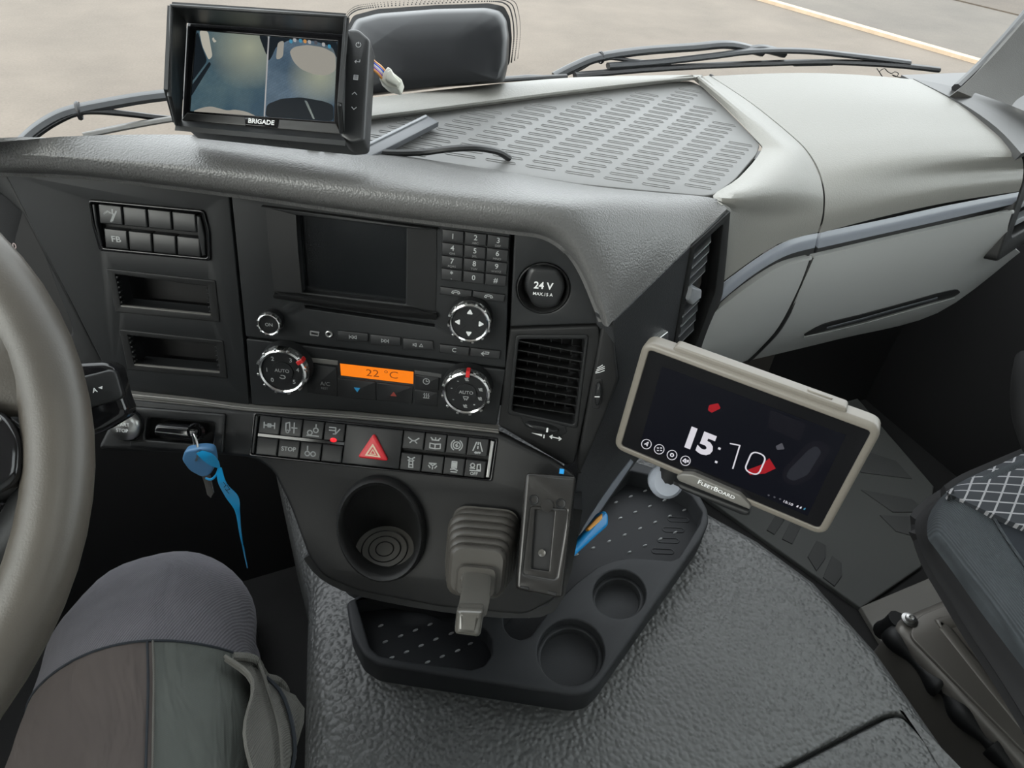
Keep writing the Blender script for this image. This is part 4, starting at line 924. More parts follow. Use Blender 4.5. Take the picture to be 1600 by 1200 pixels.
# ================================================================== parking lever in a bellows boot
gl = thing('lever', 'grey metal lever in a rubber bellows boot right of the cup holder', 'lever')
def rrect(fr, x, y, wpx, hpx, c, r=.3, n=6):
    k = fr.mpp(x, y, c); a, b = fr.px(x, y, c); W_, H_ = wpx*k/2, hpx*k/2
    return [fr.P(u, v, c) for u, v in rnd([(a-W_, b-H_), (a+W_, b-H_), (a+W_, b+H_), (a-W_, b+H_)], r*min(W_, H_), n)]
obj('boot_base', sections([rrect(LOW, 756, 845, 104, 108, c, .5) for c in (.0, .006)]), 'boot_rubber', gl)
LB = Frame(LOW.o, R0, tilt(24))
cs = [(756, 850, 106, 112, .004), (752, 856, 110, 108, .012), (751, 866, 108, 104, .022), (749, 874, 104, 98, .032), (747, 884, 98, 92, .042), (745, 892, 92, 86, .052)]
for i, (x, y, W_, H_, c) in enumerate(cs):
    obj('bellows_fold', sections([rrect(LOW, x, y, W_*.93, H_*.93, c-.001, .55), rrect(LOW, x, y, W_, H_, c+.002, .55), rrect(LOW, x, y+1, W_*.99, H_*.99, c+.0055, .55), rrect(LOW, x, y+1, W_*.92, H_*.92, c+.0085, .55), rrect(LOW, x, y+2, W_*.86, H_*.86, c+.0105, .55)]), 'boot_rubber', gl)
obj('collar', sections([rrect(LOW, 744, 908, 64, 52, .058, .5), rrect(LOW, 744, 909, 64, 52, .066, .5), rrect(LOW, 744, 909, 58, 46, .070, .5)]), 'boot_rubber', gl)
def lrect(x, y, wpx, d, dep, tl):
    p = atd(x, y, d); k = d/FPX*wpx/2; v = (U0*math.cos(rad(tl))+FWD*math.sin(rad(tl)))
    return [p + R0*a + v*b for a, b in rnd([(-k, -dep), (k, -dep), (k, dep), (-k, dep)], dep*.7, 4)]
obj('lever_arm', sections([lrect(743, 900, 46, .655, .012, 50), lrect(744, 915, 46, .635, .011, 55), lrect(742, 935, 46, .615, .010, 60), lrect(739, 950, 45, .605, .010, 62)]), 'lever_grey', gl)
KF = facing(730, 970, .598)
def kp(pts): return KF.pp(pts)
obj('lever_tip', plate(KF, rnd(kp([(714, 948), (757, 950), (751, 993), (710, 988)]), .004, 5), (), .008, .02, .006, 4), 'lever_grey', gl)

# ================================================================== holder plate right of the lever
hp = thing('device_holder', 'black screwed-on device holder plate with a long slot beside the lever', 'holder')
HF = Frame(atd(855, 835, .655), R0, (U0*math.cos(rad(8))+FWD*math.sin(rad(8))))
def hpx(p, c=0): return HF.pp(p, c)
obj('body', plate(HF, rnd(hpx([(822, 738), (901, 744), (879, 935), (806, 921)]), .004), [rnd(hpx([(830, 792), (886, 797), (868, 905), (818, 896)]), .003)], 0, .022, .003), 'holder_black', hp)
obj('channel', plate(HF, rnd(hpx([(827, 790), (889, 795), (871, 908), (815, 899)]), .003), [rnd(hpx([(836, 796), (867, 799), (858, 893), (830, 889)]), .001)], -.0015, .004, .0008), 'holder_black', hp)
obj('channel_floor', plate(HF, hpx([(826, 788), (890, 793), (872, 910), (814, 901)]), (), -.006, .004, 0), 'deep_black', hp)
for x, y in ((834, 781), (876, 787)):
    a, b = HF.px(x, y); obj('screw_hole', lathe_ring(HF, a, b, [(.0048, 0), (.0044, .0012), (.0034, .0008), (.0034, -.002), (.0048, -.002)], 20), 'black', hp)
    obj('screw', lathe(HF, a, b, [(.0034, -.001), (.003, .0002), (.0012, -.0004), (0, -.0004)], 16), 'deep_black', hp)
a, b = HF.px(846, 863, -.01); obj('screw', lathe(HF, a, b, [(.0036, -.006), (.0034, -.003), (.0015, -.0035), (0, -.0035)], 16), 'lever_grey', hp)
a, b = HF.px(855, 790); obj('boss', lathe(HF, a, b, [(.006, -.002), (.0058, .001), (0, .0014)], 20), 'holder_black', hp)
for q in ([(813, 915), (826, 917), (826, 922), (813, 919)], [(856, 923), (870, 926), (869, 931), (856, 928)]): obj('clip', plate(HF, hpx(q), (), .001, .003, .0004), 'deep_black', hp)
obj('blue_tab', plate(HF, hpx([(875, 732), (882, 733), (881, 741), (874, 740)]), (), .0, .004, .0004), 'blue_plastic', hp)
obj('mount_bracket', plate(HF, hpx([(835, 760), (880, 765), (870, 890), (828, 880)]), (), -.022, .04, .001), 'black', hp)

# ================================================================== ignition: key slot, key, start button
kh = thing('ignition_lock', 'recessed black ignition slot housing left of the switch bank', 'ignition slot')
obj('bezel', plate(LOW, rnd(lp([(208, 634), (354, 646), (350, 708), (204, 698)]), .003), [rnd(lp([(232, 652), (338, 660), (334, 694), (228, 686)]), .003)], .003, .008, .002), 'key_black', kh)
obj('recess', plate(LOW, lp([(214, 638), (350, 648), (346, 704), (212, 694)]), (), -.012, .004, 0), 'deep_black', kh)
ky = thing('ignition_key', 'black electronic key fob plugged into the ignition slot', 'key')
obj('fob', plate(LOW, rnd(lp([(240, 662), (312, 668), (308, 690), (238, 682)], .012), .006, 5), (), .012, .022, .004, 4), 'gloss_black', ky)
obj('fob_seam', plate(LOW, lp([(242, 674), (308, 681), (308, 682), (242, 675)], .0124), (), .0124, .001, 0), 'satin', ky)
obj('fob_loop', lathe_ring(LOW, *LOW.px(306, 675, .012), [(.006, .012), (.0075, .0145), (.009, .012), (.0075, .0095)], 20), 'gloss_black', ky)
rg = [LOW.P(*LOW.px(x, y, .016), c) for x, y, c in ((304, 676, .020), (311, 676, .026), (317, 690, .028), (318, 705, .028), (312, 716, .024), (306, 705, .018), (303, 690, .016), (304, 676, .020))]
tag(obj('key_ring', tube(rg, .0011, 8), 'satin'), 'bright wire key ring hanging from the ignition key', 'key ring')
bk = thing('spare_key', 'blue headed key hanging from the key ring', 'key')
BF = Frame(LOW.P(*LOW.px(312, 722, .02), .02), R0, tilt(5))
obj('key_head', plate(BF, rnd(BF.pp([(290, 702), (318, 697), (334, 700), (338, 722), (330, 740), (318, 744), (297, 733), (285, 716)]), .004), [circ(*BF.px(317, 706), .003, 12)], .003, .008, .0025), 'blue_key', bk)
obj('key_blade', plate(BF, BF.pp([(314, 738), (328, 742), (331, 756), (334, 770), (330, 777), (324, 772), (320, 756)]), (), .001, .002, .0004), 'lever_grey', bk)
rb = thing('ribbon_tag', 'bright blue plastic ribbon knotted to the key ring', 'ribbon')
def ribbon(L_, R_, c0): return grid([[BF.P(*BF.px(x, y, c), c) for x, y, c in p] for p in (L_, R_)], 5, 3, .0005)
obj('tail', ribbon([(340, 730, .010), (340, 752, .012), (352, 776, .008), (368, 800, .010), (374, 830, .012), (380, 862, .008), (386, 888, .006)], [(346, 731, .012), (354, 756, .016), (372, 776, .012), (375, 800, .006), (377, 830, .008), (382, 862, .009), (387, 888, .007)], 0), 'ribbon_blue', rb)
obj('bow', ribbon([(306, 708, .012), (318, 720, .014), (330, 728, .014), (343, 732, .012)], [(316, 704, .012), (332, 710, .016), (341, 720, .014), (344, 729, .012)], 0), 'ribbon_blue', rb)
obj('loop', tube([BF.P(*BF.px(x, y, .01), .01) for x, y in ((342, 731), (338, 742), (330, 749), (321, 747))], .0012, 6), 'ribbon_blue', rb)
tt = obj('writing', ribbons(BF, [[BF.px(348, 755, .018), BF.px(352, 760, .018), BF.px(349, 763, .018)], [BF.px(354, 760, .018), BF.px(358, 766, .018), BF.px(353, 768, .018)], [BF.px(351, 766, .018), BF.px(357, 773, .018)]], .0007, .0165), 'deep_black', rb, ang=0, closed=False)
st = thing('start_button', 'round silver start stop button with red glow behind the stalk', 'button')
SF = Frame(LOW.P(*LOW.px(199, 664, .004), .004), R0, tilt(30)); kk = SF.mpp(199, 664)
bb_ = obj('button_dome', lathe(SF, 0, 0, [(kk*24, -.012), (kk*24, .002), (kk*22, .006), (kk*16, .009), (kk*8, .0105), (0, .011)], 32), 'satin', st)
obj('collar', lathe_ring(SF, 0, 0, [(kk*24, -.012), (kk*24.5, .001), (kk*26, .002), (kk*27, -.012)], 32), 'black', st)
text2('lettering', SF, 'START', (0.001, .003), .0034, 'print_white', bb_, .0113, .01); text2('lettering', SF, 'STOP', (0.001, -.003), .0034, 'print_white', bb_, .0113, .01)

# ================================================================== steering wheel
WC = V((-.3128, .3842, 1.0036)); wa = rad(35); WNrm = V((0, -math.sin(wa), math.cos(wa))); WF = Frame(WC, (1, 0, 0), WNrm.cross(V((1, 0, 0))))
sw = thing('steering_wheel', 'worn grey leather steering wheel at the left edge', 'steering wheel')
RW = .21; vs, fs = [], []; N1, N2 = 72, 16
for i in range(N1):
    t = 2*math.pi*i/N1; ct, s_ = math.cos(t), math.sin(t)
    for j in range(N2):
        p = 2*math.pi*j/N2; r = RW+.0185*math.cos(p); vs.append(WF.P(r*ct, r*s_, .0165*math.sin(p)))
for i in range(N1):
    for j in range(N2): fs.append([i*N2+j, ((i+1) % N1)*N2+j, ((i+1) % N1)*N2+(j+1) % N2, i*N2+(j+1) % N2])
obj('rim', (vs, fs), 'wheel_leather', sw)
def wsec(x, W_, c, t):
    return [WF.P(x, W_[0]+(W_[1]-W_[0])*(.5+.5*a), c+t*b) for a, b in circ(0, 0, 1, 16)]
for sg in (1, -1):
    obj('spoke', sections([wsec(sg*.07, (-.01, .05), -.010, .016), wsec(sg*.13, (0, .045), -.006, .014), wsec(sg*.17, (.002, .048), -.002, .012), wsec(sg*.19, (-.002, .065), 0, .012), wsec(sg*.208, (-.01, .085), 0, .011)]), 'wheel_leather', sw)
obj('hub', lathe(WF, 0, -.01, [(.085, -.05), (.095, -.02), (.092, .008), (.07, .02), (0, .026)], 36, 1.1, .95), 'black', sw)
pod = obj('button_pod', plate(WF, rnd([(.085, -.05), (.17, -.05), (.19, -.042), (.194, -.02), (.188, .0), (.17, .008), (.085, .01)], .008), (), .012, .024, .005, 4), 'gloss_black', sw)
obj('chrome_strip', plate(WF, rnd([(.085, .004), (.168, .003), (.182, -.008), (.187, -.006), (.176, .01), (.085, .012)], .002), (), .0135, .004, .001), 'satin', pod)
obj('round_button', lathe(WF, .170, -.026, [(.0105, .008), (.0105, .0135), (.009, .0145), (0, .0148)], 24), 'louvre_grey', pod)
icon2('symbol', WF, (.170, -.026), .0045, [[(-.5, .7), (.3, .7), (.6, .4), (.6, -.7), (-.5, -.7), (-.5, .7)]], 'print_white', pod, .0151, .2)
low_p = [WF.P(x, y, c) for x, y, c in ((.05, -.075, -.01), (.11, -.08, -.012), (.16, -.075, -.01), (.185, -.055, -.008), (.19, -.03, -.008))]
obj('lower_spoke', tube(low_p, .014, 12, .6), 'black', sw)
column = obj('column_shroud', sections([[WF.P(a*s, b*s-.01, c) for a, b in circ(0, 0, 1, 24)] for c, s in ((-.03, .06), (-.06, .075), (-.16, .085), (-.30, .09))]), 'black', sw)

# control stalk
sk = thing('control_stalk', 'black paddle shaped control stalk beside the steering wheel rim', 'stalk')
KS = Frame(atd(160, 618, .53), R0*.95+FWD*.3, U0)
body = obj('paddle', plate(KS, rnd(KS.pp([(96, 578), (120, 566), (168, 564), (184, 572), (196, 620), (204, 640), (200, 652), (160, 676), (110, 690), (90, 660)]), .006), (), .006, .03, .006, 4), 'gloss_black', sk)
obj('paddle_face', plate(KS, rnd(KS.pp([(108, 590), (128, 588), (172, 577), (182, 580), (194, 622), (170, 630), (112, 645)], .009), .004), (), .010, .008, .002), 'key_black', body)
text('marking', KS, 'A', 148, 610, 7, 'print_white', body, .0103, .02, rad(20))
solid('marking', KS, 157, 606, 4, [[(-.8, 0), (.6, .8), (.6, -.5)]], 'print_white', body, .0103)
solid('marking', KS, 134, 614, 3, [[(-.7, -.8), (.7, -.6), (.7, .8), (-.7, .8)]], 'print_white', body, .0103)
obj('stem', tube([KS.P(*KS.px(120, 630), -.01), KS.P(*KS.px(60, 645), -.01), KS.P(*KS.px(0, 660), -.02)], .012, 12), 'black', sk)

# instrument cluster
ic_ = thing('instrument_cluster', 'dark instrument cluster glimpsed past the steering wheel rim', 'instrument cluster')
cf = obj('dial_face', plate(FAS, fp([(-160, 262), (0, 275), (60, 340), (130, 540), (80, 630), (-160, 630)]), (), -.03, .004, 0), 'deep_black', ic_)
text('dial_numeral', FAS, '120', 16, 384, 9, 'cluster_white', cf, -.0298, .01)
for x, y, m in ((47, 429, 'cluster_red'), (57, 445, 'cluster_white'), (78, 479, 'cluster_blue'), (40, 424, 'cluster_white')):
    solid('warning_mark', FAS, x, y, 4, [[(-.9, -.5), (.6, -.9), (.9, .5), (-.2, .9)]], m, cf, -.0297)

# ================================================================== storage tray on the tunnel
RZ, PZ = .452, .418
tr = thing('storage_tray', 'black moulded tray with two round cup wells on the engine tunnel', 'tray')
to = zp([(541, 940), (548, 985), (566, 1022), (590, 1038), (640, 1046), (860, 1081), (895, 1086), (920, 1082), (938, 1066), (1098, 838), (1108, 815), (1106, 795), (1090, 766), (1050, 738), (985, 718), (760, 830)], RZ)
p1 = zp([(556, 935), (578, 1012), (592, 1024), (640, 1033), (700, 1041), (735, 1047), (757, 1040), (769, 1022), (769, 1000), (762, 985), (740, 970), (640, 925)], RZ)
p2 = zp([(786, 965), (788, 982), (798, 995), (813, 1000), (829, 994), (864, 946), (899, 912), (933, 886), (960, 875), (987, 871), (1050, 876), (1062, 870), (1094, 818), (1098, 800), (1082, 775), (1040, 748), (985, 735), (880, 830)], RZ)
def wellpx(cx, cy, rx, ry, n=32): return [(cx+rx*math.cos(2*math.pi*i/n), cy+ry*math.sin(2*math.pi*i/n)) for i in range(n)]
w1, w2 = zp(wellpx(892, 1019, 52.5, 52), RZ), zp(wellpx(968, 928, 41.5, 38), RZ)
obj('body', plate(WORLD, rnd(to, .006), [rnd(p1, .004), rnd(p2, .004), w1, w2], RZ, RZ-TZ, .005, 4, hbev=.0025), 'tray_black', tr)
for w_, z in ((w1, .425), (w2, .425)):
    w_ = w_ if area2(w_) > 0 else w_[::-1]
    obj('well_floor', plate(WORLD, inset(w_, -.002), (), z, .006, 0), 'tray_black', tr)
    obj('well_step', plate(WORLD, inset(w_, -.001), [inset(w_, .0055)], z+.012, .012, .002), 'tray_black', tr)
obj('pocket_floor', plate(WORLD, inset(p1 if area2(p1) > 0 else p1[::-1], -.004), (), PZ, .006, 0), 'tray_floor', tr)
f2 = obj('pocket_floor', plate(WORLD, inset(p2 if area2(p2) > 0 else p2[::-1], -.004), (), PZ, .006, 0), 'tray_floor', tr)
vs, fs = lathe(LOC, 0, 0, [(.0042, -.0004), (.0036, .0016), (.002, .0026), (0, .003)], 8, 1.0, .35)
sme = bpy.data.meshes.new('stud'); sme.from_pydata(vs, [], fs); finish_mesh(sme, 'stud_grey')
P1 = zp([(556, 935), (578, 1012), (640, 1033), (735, 1047), (769, 1010), (740, 970), (640, 925)], PZ)
P2 = zp([(800, 990), (829, 994), (899, 912), (960, 875), (1050, 876), (1094, 818), (1082, 775), (985, 735), (880, 830)], PZ)
def grid_px(o, a, b, poly, d=.012):
    o, a, b = [V((atz(x, y, PZ).x, atz(x, y, PZ).y)) for x, y in (o, a, b)]; ea, eb = a-o, b-o; out = []
    for i in range(-14, 15):
        for j in range(-14, 15):
            p = o+ea*i+eb*j
            if inside(p, poly) and all(inside(p+V(e), poly) for e in ((d, 0), (-d, 0), (0, d), (0, -d))): out.append(p)
    return out
sa = math.atan2(*(lambda p, q: (q.y-p.y, q.x-p.x))(atz(606, 1001, PZ), atz(626, 993, PZ)))
st1 = grid_px((635, 1019), (660, 1010), (611, 1028), P1, .008)+grid_px((635, 1019), (626, 995), (660, 1010), P1, .008)
st1 = []
for o_, nn in (((612, 1027), 1), ):
    pass
for x, y in ((612, 1028), (635, 1019), (658, 1009), (681, 999), (705, 990), (602, 1003), (626, 994), (649, 985), (672, 976), (595, 978), (668, 1035), (691, 1026), (715, 1017), (735, 1006)):
    p = atz(x, y, PZ); shared('stud', sme, Matrix.Translation((p.x, p.y, PZ)) @ Matrix.Rotation(sa, 4, 'Z'), tr)
for p in grid_px((976, 836), (1000, 826), (969, 810), P2, .012):
    shared('stud', sme, Matrix.Translation((p.x, p.y, PZ)) @ Matrix.Rotation(sa, 4, 'Z'), tr)
vs, fs = plate(LOC, stadium(.036, .011), [stadium(.032, .007)], .0012, .0016, .0005, 1)
pme = bpy.data.meshes.new('ridge'); pme.from_pydata(vs, [], fs); finish_mesh(pme, 'tray_black')
P3 = zp([(985, 875), (1050, 876), (1094, 818), (1082, 785), (1050, 800), (1010, 840)], PZ)
ra = math.atan2(*(lambda p, q: (q.y-p.y, q.x-p.x))(atz(980, 863, PZ), atz(1030, 865, PZ)))
for p in grid_px((1060, 812), (1052, 828), (1010, 838), P3, .006):
    shared('ridge', pme, Matrix.Translation((p.x, p.y, PZ)) @ Matrix.Rotation(ra, 4, 'Z'), tr)

# blue cutter knife lying in the tray
ck = thing('cutter_knife', 'blue and orange plastic cutter knife leaning behind the device holder', 'knife')
c0, c1 = atd(880, 880, .80), atd(942, 806, .84); cdir = (c1-c0).normalized(); cn = -FWD; CK = Frame((c0+c1)/2, cdir, cn.cross(cdir))
obj('body', plate(CK, rnd(CK.pp([(872, 882), (893, 872), (930, 838), (948, 822), (948, 805), (942, 798), (936, 802), (916, 828), (890, 858)]), .004), (), .006, .014, .004, 3), 'blue_plastic', ck)
obj('slider', plate(CK, rnd(CK.pp([(917, 826), (934, 808), (941, 802), (941, 810), (936, 816), (920, 830)], .008), .001), (), .009, .006, .001), 'orange_plastic', ck)

# ================================================================== tablet
tb = thing('tablet', 'beige cased tablet showing the time 15:10 on a swivel mount', 'tablet')
TO = V((.3803, .3140, .8805)); TBF = Frame(TO, (.6198, -.7846, -.0151), (.1152, .0719, .9907)); TW, TH = .2, .2/1.65
def rr2(w_, h_, r, n=6, dy=0): return rnd([(-w_/2, -h_/2+dy), (w_/2, -h_/2+dy), (w_/2, h_/2+dy), (-w_/2, h_/2+dy)], r, n)
obj('case', plate(TBF, rr2(TW, TH, .012), [rr2(TW-.014, TH-.014, .004)], 0, .016, .004, 4, hbev=.001), 'tablet_case', tb)
obj('back_cover', plate(TBF, rr2(TW-.004, TH-.004, .011), (), -.010, .008, 0), 'tablet_case', tb)
scn = obj('screen', plate(TBF, rr2(TW-.012, TH-.012, .004), (), -.0015, .004, 0), 'gloss_black', tb)
SC_ = [(1040, 566), (1327, 672), (1266, 800), (1000, 690)]
def tpx(p, c=0): return TBF.pp(p, c)
obj('picture', plate(TBF, tpx([(1034, 572), (1322, 680), (1262, 806), (1000, 694)], -.0013), (), -.0013, .0001, 0), 'tablet_dark', scn)
tr_ = 0
text('clock_hours', TBF, '15', 1091, 691, 37, 'lit_white', scn, -.001, .045, tr_, .95)
solid('clock_colon', TBF, 1124, 701, 2.4, [[(-.8, -.8), (.8, -.8), (.8, .8), (-.8, .8)]], 'lit_white', scn, -.001); solid('clock_colon', TBF, 1119, 722, 2.4, [[(-.8, -.8), (.8, -.8), (.8, .8), (-.8, .8)]], 'lit_white', scn, -.001)
k = 1; 
def tstroke(nm, pts, wd, m, c=-.001): return obj(nm, ribbons(TBF, [tpx(p, c) for p in pts], wd, c), m, scn, ang=0, closed=False)
tstroke('clock_minutes', [[(1141, 693), (1156, 696), (1145, 732)]], .0012, 'lit_white')
zc = TBF.px(1180, 724, -.001); zr = rnd([(zc[0]-.0062, zc[1]-.0112), (zc[0]+.0062, zc[1]-.0112), (zc[0]+.0062, zc[1]+.0112), (zc[0]-.0062, zc[1]+.0112)], .0062, 8)
obj('clock_minutes', ribbons(TBF, [zr+zr[:1]], .0013, -.001), 'lit_white', scn, ang=0, closed=False)
for i, (x, y) in enumerate(((1010, 694), (1030, 702), (1050, 711), (1071, 720))):
    tstroke('icon_ring', [[(x+7.6*math.cos(t), y+7.4*math.sin(t)) for t in [2*math.pi*j/20 for j in range(21)]]], .0007, 'lit_white')
    g = [[(x-3, y), (x+3, y-3), (x+1, y+3), (x, y), (x-3, y)]] if i == 0 else ([[(x-3+5*a, y-2+4*b), (x-1+5*a, y-2+4*b)] for a in (0, 1) for b in (0, 1)] if i == 1 else ([[(x+2.4*math.cos(t), y+2.4*math.sin(t)) for t in [2*math.pi*j/8 for j in range(9)]]] if i == 2 else [[(x-4, y), (x, y-3), (x, y+3), (x-4, y)], [(x+2, y-1), (x+5, y+2)], [(x+5, y-1), (x+2, y+2)]]))
    tstroke('icon_glyph', g, .0011 if i else .0008, 'lit_white')
text('status_clock', TBF, '15:10', 1231, 786, 4.5, 'lit_white', scn, -.001, .02, tr_, 1.1)
for x, y in ((1201, 774), (1210, 777), (1219, 780)): solid('status_icon', TBF, x, y, 2.4, [[(-.8, 0), (0, -.8), (.8, 0), (0, .8)]], 'lit_grey', scn, -.001)
for x, y, m in ((1246, 791, 'lit_white'), (1251, 793, 'lit_white'), (1257, 795, 'lit_blue')): solid('status_icon', TBF, x, y, 2.6, [[(-.5, -.8), (.5, -.8), (.5, .8), (-.2, .5)]], m, scn, -.001)
obj('picture_shape', plate(TBF, rnd(tpx([(1108, 633), (1122, 630), (1126, 638), (1112, 645), (1106, 641)], -.0011), .001), (), -.0011, .0001, 0), 'lit_red', scn)
obj('picture_shape', plate(TBF, tpx([(1166, 735), (1190, 726), (1202, 716), (1212, 732), (1195, 740), (1172, 742)], -.0012), (), -.0012, .0001, 0), 'lit_red', scn)
glow('lit_dim', (.04, .043, .055), .5); glow('lit_dim2', (.012, .012, .018), .6)
obj('picture_shape', plate(TBF, rnd(tpx([(1232, 735), (1262, 704), (1275, 696), (1284, 706), (1262, 742), (1240, 752), (1228, 746)], -.0012), .003), (), -.0012, .0001, 0), 'lit_dim', scn)
obj('picture_shape', plate(TBF, rnd(tpx([(1222, 735), (1262, 692), (1282, 688), (1300, 700), (1268, 748), (1240, 760), (1222, 750)], -.00125), .004), (), -.00125, .0001, 0), 'lit_dim2', scn)
obj('picture_shape', plate(TBF, rnd(tpx([(1203, 640), (1260, 662), (1250, 690), (1200, 668)], -.0012), .003), (), -.0012, .0001, 0), 'lit_dim2', scn)
obj('picture_shape', plate(TBF, rnd(tpx([(1212, 697), (1222, 692), (1226, 702), (1214, 703)], -.0011), .001), (), -.0011, .0001, 0), 'lit_grey', scn)
# top ridge, rocker button and name bar
obj('top_ridge', plate(TBF, rnd([(-.075, TH/2-.004), (.072, TH/2-.004), (.070, TH/2+.004), (-.073, TH/2+.004)], .003), (), -.003, .012, .0015), 'tablet_case', tb)
TT = Frame(TBF.P(0, TH/2+.004, -.009), TBF.u, -TBF.n)
obj('rocker_button', plate(TT, rnd([(.038, -.002), (.058, -.002), (.058, .002), (.038, .002)], .002), (), .0012, .002, .0006), 'tablet_case', tb)
nb = obj('name_bar', plate(TBF, rnd(tpx([(1056, 745), (1064, 741), (1082, 742), (1156, 774), (1172, 790), (1172, 797), (1060, 752)], .004), .002), (), .004, .012, .0015), 'tablet_grey', tb)
text('name_bar_lettering', TBF, 'FleetBoard', 1119, 765, 8, 'print_white', nb, .0043, .012, rad(-1), 1.1, caps=True)
obj('lower_grip', plate(TBF, rnd(tpx([(1050, 752), (1172, 800), (1170, 808), (1158, 806), (1062, 766)], -.002), .002), (), -.002, .016, .003), 'black', tb)
# ball mount and arm from the console wall to the tablet
m0 = TBF.P(-.055, -.03, -.02); m3 = onp(985, 690, WALL.o, WALL.n)
obj('mount_plate', lathe(Frame(TBF.P(-.04, -.02, -.018), TBF.u, TBF.v), 0, 0, [(.03, -.008), (.03, 0), (.0, .001)], 24), 'black', tb)
obj('mount_arm', tube([TBF.P(-.04, -.02, -.022), TBF.P(-.05, -.035, -.05), m3.lerp(TBF.P(-.05, -.03, -.05), .4), m3], .012, 12), 'black', tb)
mk = atd(1040, 752, .70)
obj('mount_knob', lathe(Frame(mk, R0, U0), 0, 0, [(.010, -.02), (.016, -.01), (.017, .004), (.013, .010), (0, .012)], 24), 'band_grey', tb)
obj('mount_stem', tube([TBF.P(-.04, -.035, -.03), mk.lerp(TBF.P(-.04, -.035, -.03), .5), mk], .011, 12), 'black', tb)

# ================================================================== camera monitor on the dash
mn = thing('camera_monitor', 'black hooded monitor with split camera picture standing on the dashboard', 'monitor')
MF = Frame(atd(415, 118, .565), R0, (U0*math.cos(rad(4))+FWD*math.sin(rad(4))))
def mp(p, c=0): return MF.pp(p, c)
obj('back_housing', plate(MF, rnd(mp([(286, 40), (560, 46), (578, 60), (568, 222), (545, 224), (284, 196)], -.002), .004), (), -.002, .024, .003), 'monitor_black', mn)
bz = obj('screen_bezel', plate(MF, rnd(mp([(292, 34), (538, 52), (532, 208), (284, 186)]), .003), [mp([(306, 46), (527, 64), (521, 189), (296, 173)])], 0, .008, .001), 'gloss_black', mn)
ss = obj('screen', plate(MF, mp([(302, 42), (531, 60), (525, 193), (292, 177)], -.002), (), -.002, .003, 0), 'screen_black', mn)
# picture halves
fl_ = obj('side_view', plate(MF, mp([(306, 46), (419, 55), (412, 182), (296, 173)], -.0016), (), -.0016, .0003, 0), 'feed_side', ss)
fr_ = obj('front_view', plate(MF, mp([(421, 56), (527, 64), (521, 189), (414, 182)], -.0016), (), -.0016, .0003, 0), 'feed_front', ss)
obj('dividing_line', plate(MF, mp([(419, 55), (421, 55), (414, 182), (412, 182)], -.0015), (), -.0014, .0003, 0), 'cam_line', ss)
def pic(q, m, c=-.0013): obj('picture_shape', plate(MF, rnd(mp(q, c), .003, 3), (), c, .0001, 0), m, ss)
pic([(311, 47), (325, 48), (332, 88), (326, 94), (316, 72)], 'cam_pale'); pic([(305, 60), (309, 48), (316, 74), (324, 95), (300, 128)], 'cam_dark'); pic([(299, 134), (327, 96), (330, 100), (298, 152)], 'cam_dark', -.0014)
pic([(316, 168), (330, 166), (356, 173), (366, 171), (384, 174), (402, 182), (300, 174)], 'cam_sand'); pic([(331, 60), (334, 58), (335, 62), (339, 64), (334, 67)], 'cam_pale', -.0012)
pic([(404, 54), (419, 55), (417, 88), (410, 70)], 'cam_dark')
pic([(421, 56), (527, 64), (526, 92), (520, 74), (495, 65), (455, 61), (432, 72), (424, 90), (419, 96)], 'cam_dark')
pic([(434, 66), (444, 63), (442, 90), (431, 94)], 'cam_sand', -.0012)
pic([(452, 80), (460, 73), (480, 70), (505, 74), (524, 84), (525, 110), (510, 118), (490, 116), (470, 108), (458, 96)], 'cam_sand', -.0012)
for x, y, m in ((461, 62, 'cam_line'), (470, 63, 'lit_blue'), (477, 64, 'wire_orange'), (484, 65, 'cam_line'), (494, 66, 'lit_grey'), (506, 69, 'cam_line'), (515, 72, 'lit_blue'), (455, 64, 'lit_blue')): pic([(x-3, y-3), (x+2, y-2), (x+2, y+4), (x-3, y+3)], m, -.0011)
pic([(414, 182), (417, 163), (440, 154), (470, 152), (505, 158), (521, 164), (521, 189)], 'cam_dark'); pic([(475, 156), (480, 158), (492, 186), (489, 186)], 'feed_front', -.0012)
hmn = MATS['feed_side'].node_tree.nodes['haze_map']; off = MF.P(*MF.px(390, 74, -.0016), -.0016)-WM[fl_].translation; hmn.inputs['Scale'].default_value = (28, 28, 28); hmn.inputs['Location'].default_value = -off*28
hmn = MATS['feed_front'].node_tree.nodes['haze_map']; off = MF.P(*MF.px(500, 118, -.0016), -.0016)-WM[fr_].translation; hmn.inputs['Scale'].default_value = (36, 36, 36); hmn.inputs['Location'].default_value = -off*36
# lower strip with the name plate
lst = obj('lower_strip', plate(MF, mp([(292, 176), (525, 193), (532, 209), (284, 187)], .002), (), .002, .004, .0005), 'monitor_grey', mn)
npl = obj('name_plate', plate(MF, mp([(382, 183), (435, 186), (433, 199), (383, 195)], .003), (), .003, .002, .0004), 'gloss_black', lst)
text('name_lettering', MF, 'BRIGADE', 408, 190.5, 7, 'print_white', npl, .0032, .025, rad(0), 1.0)
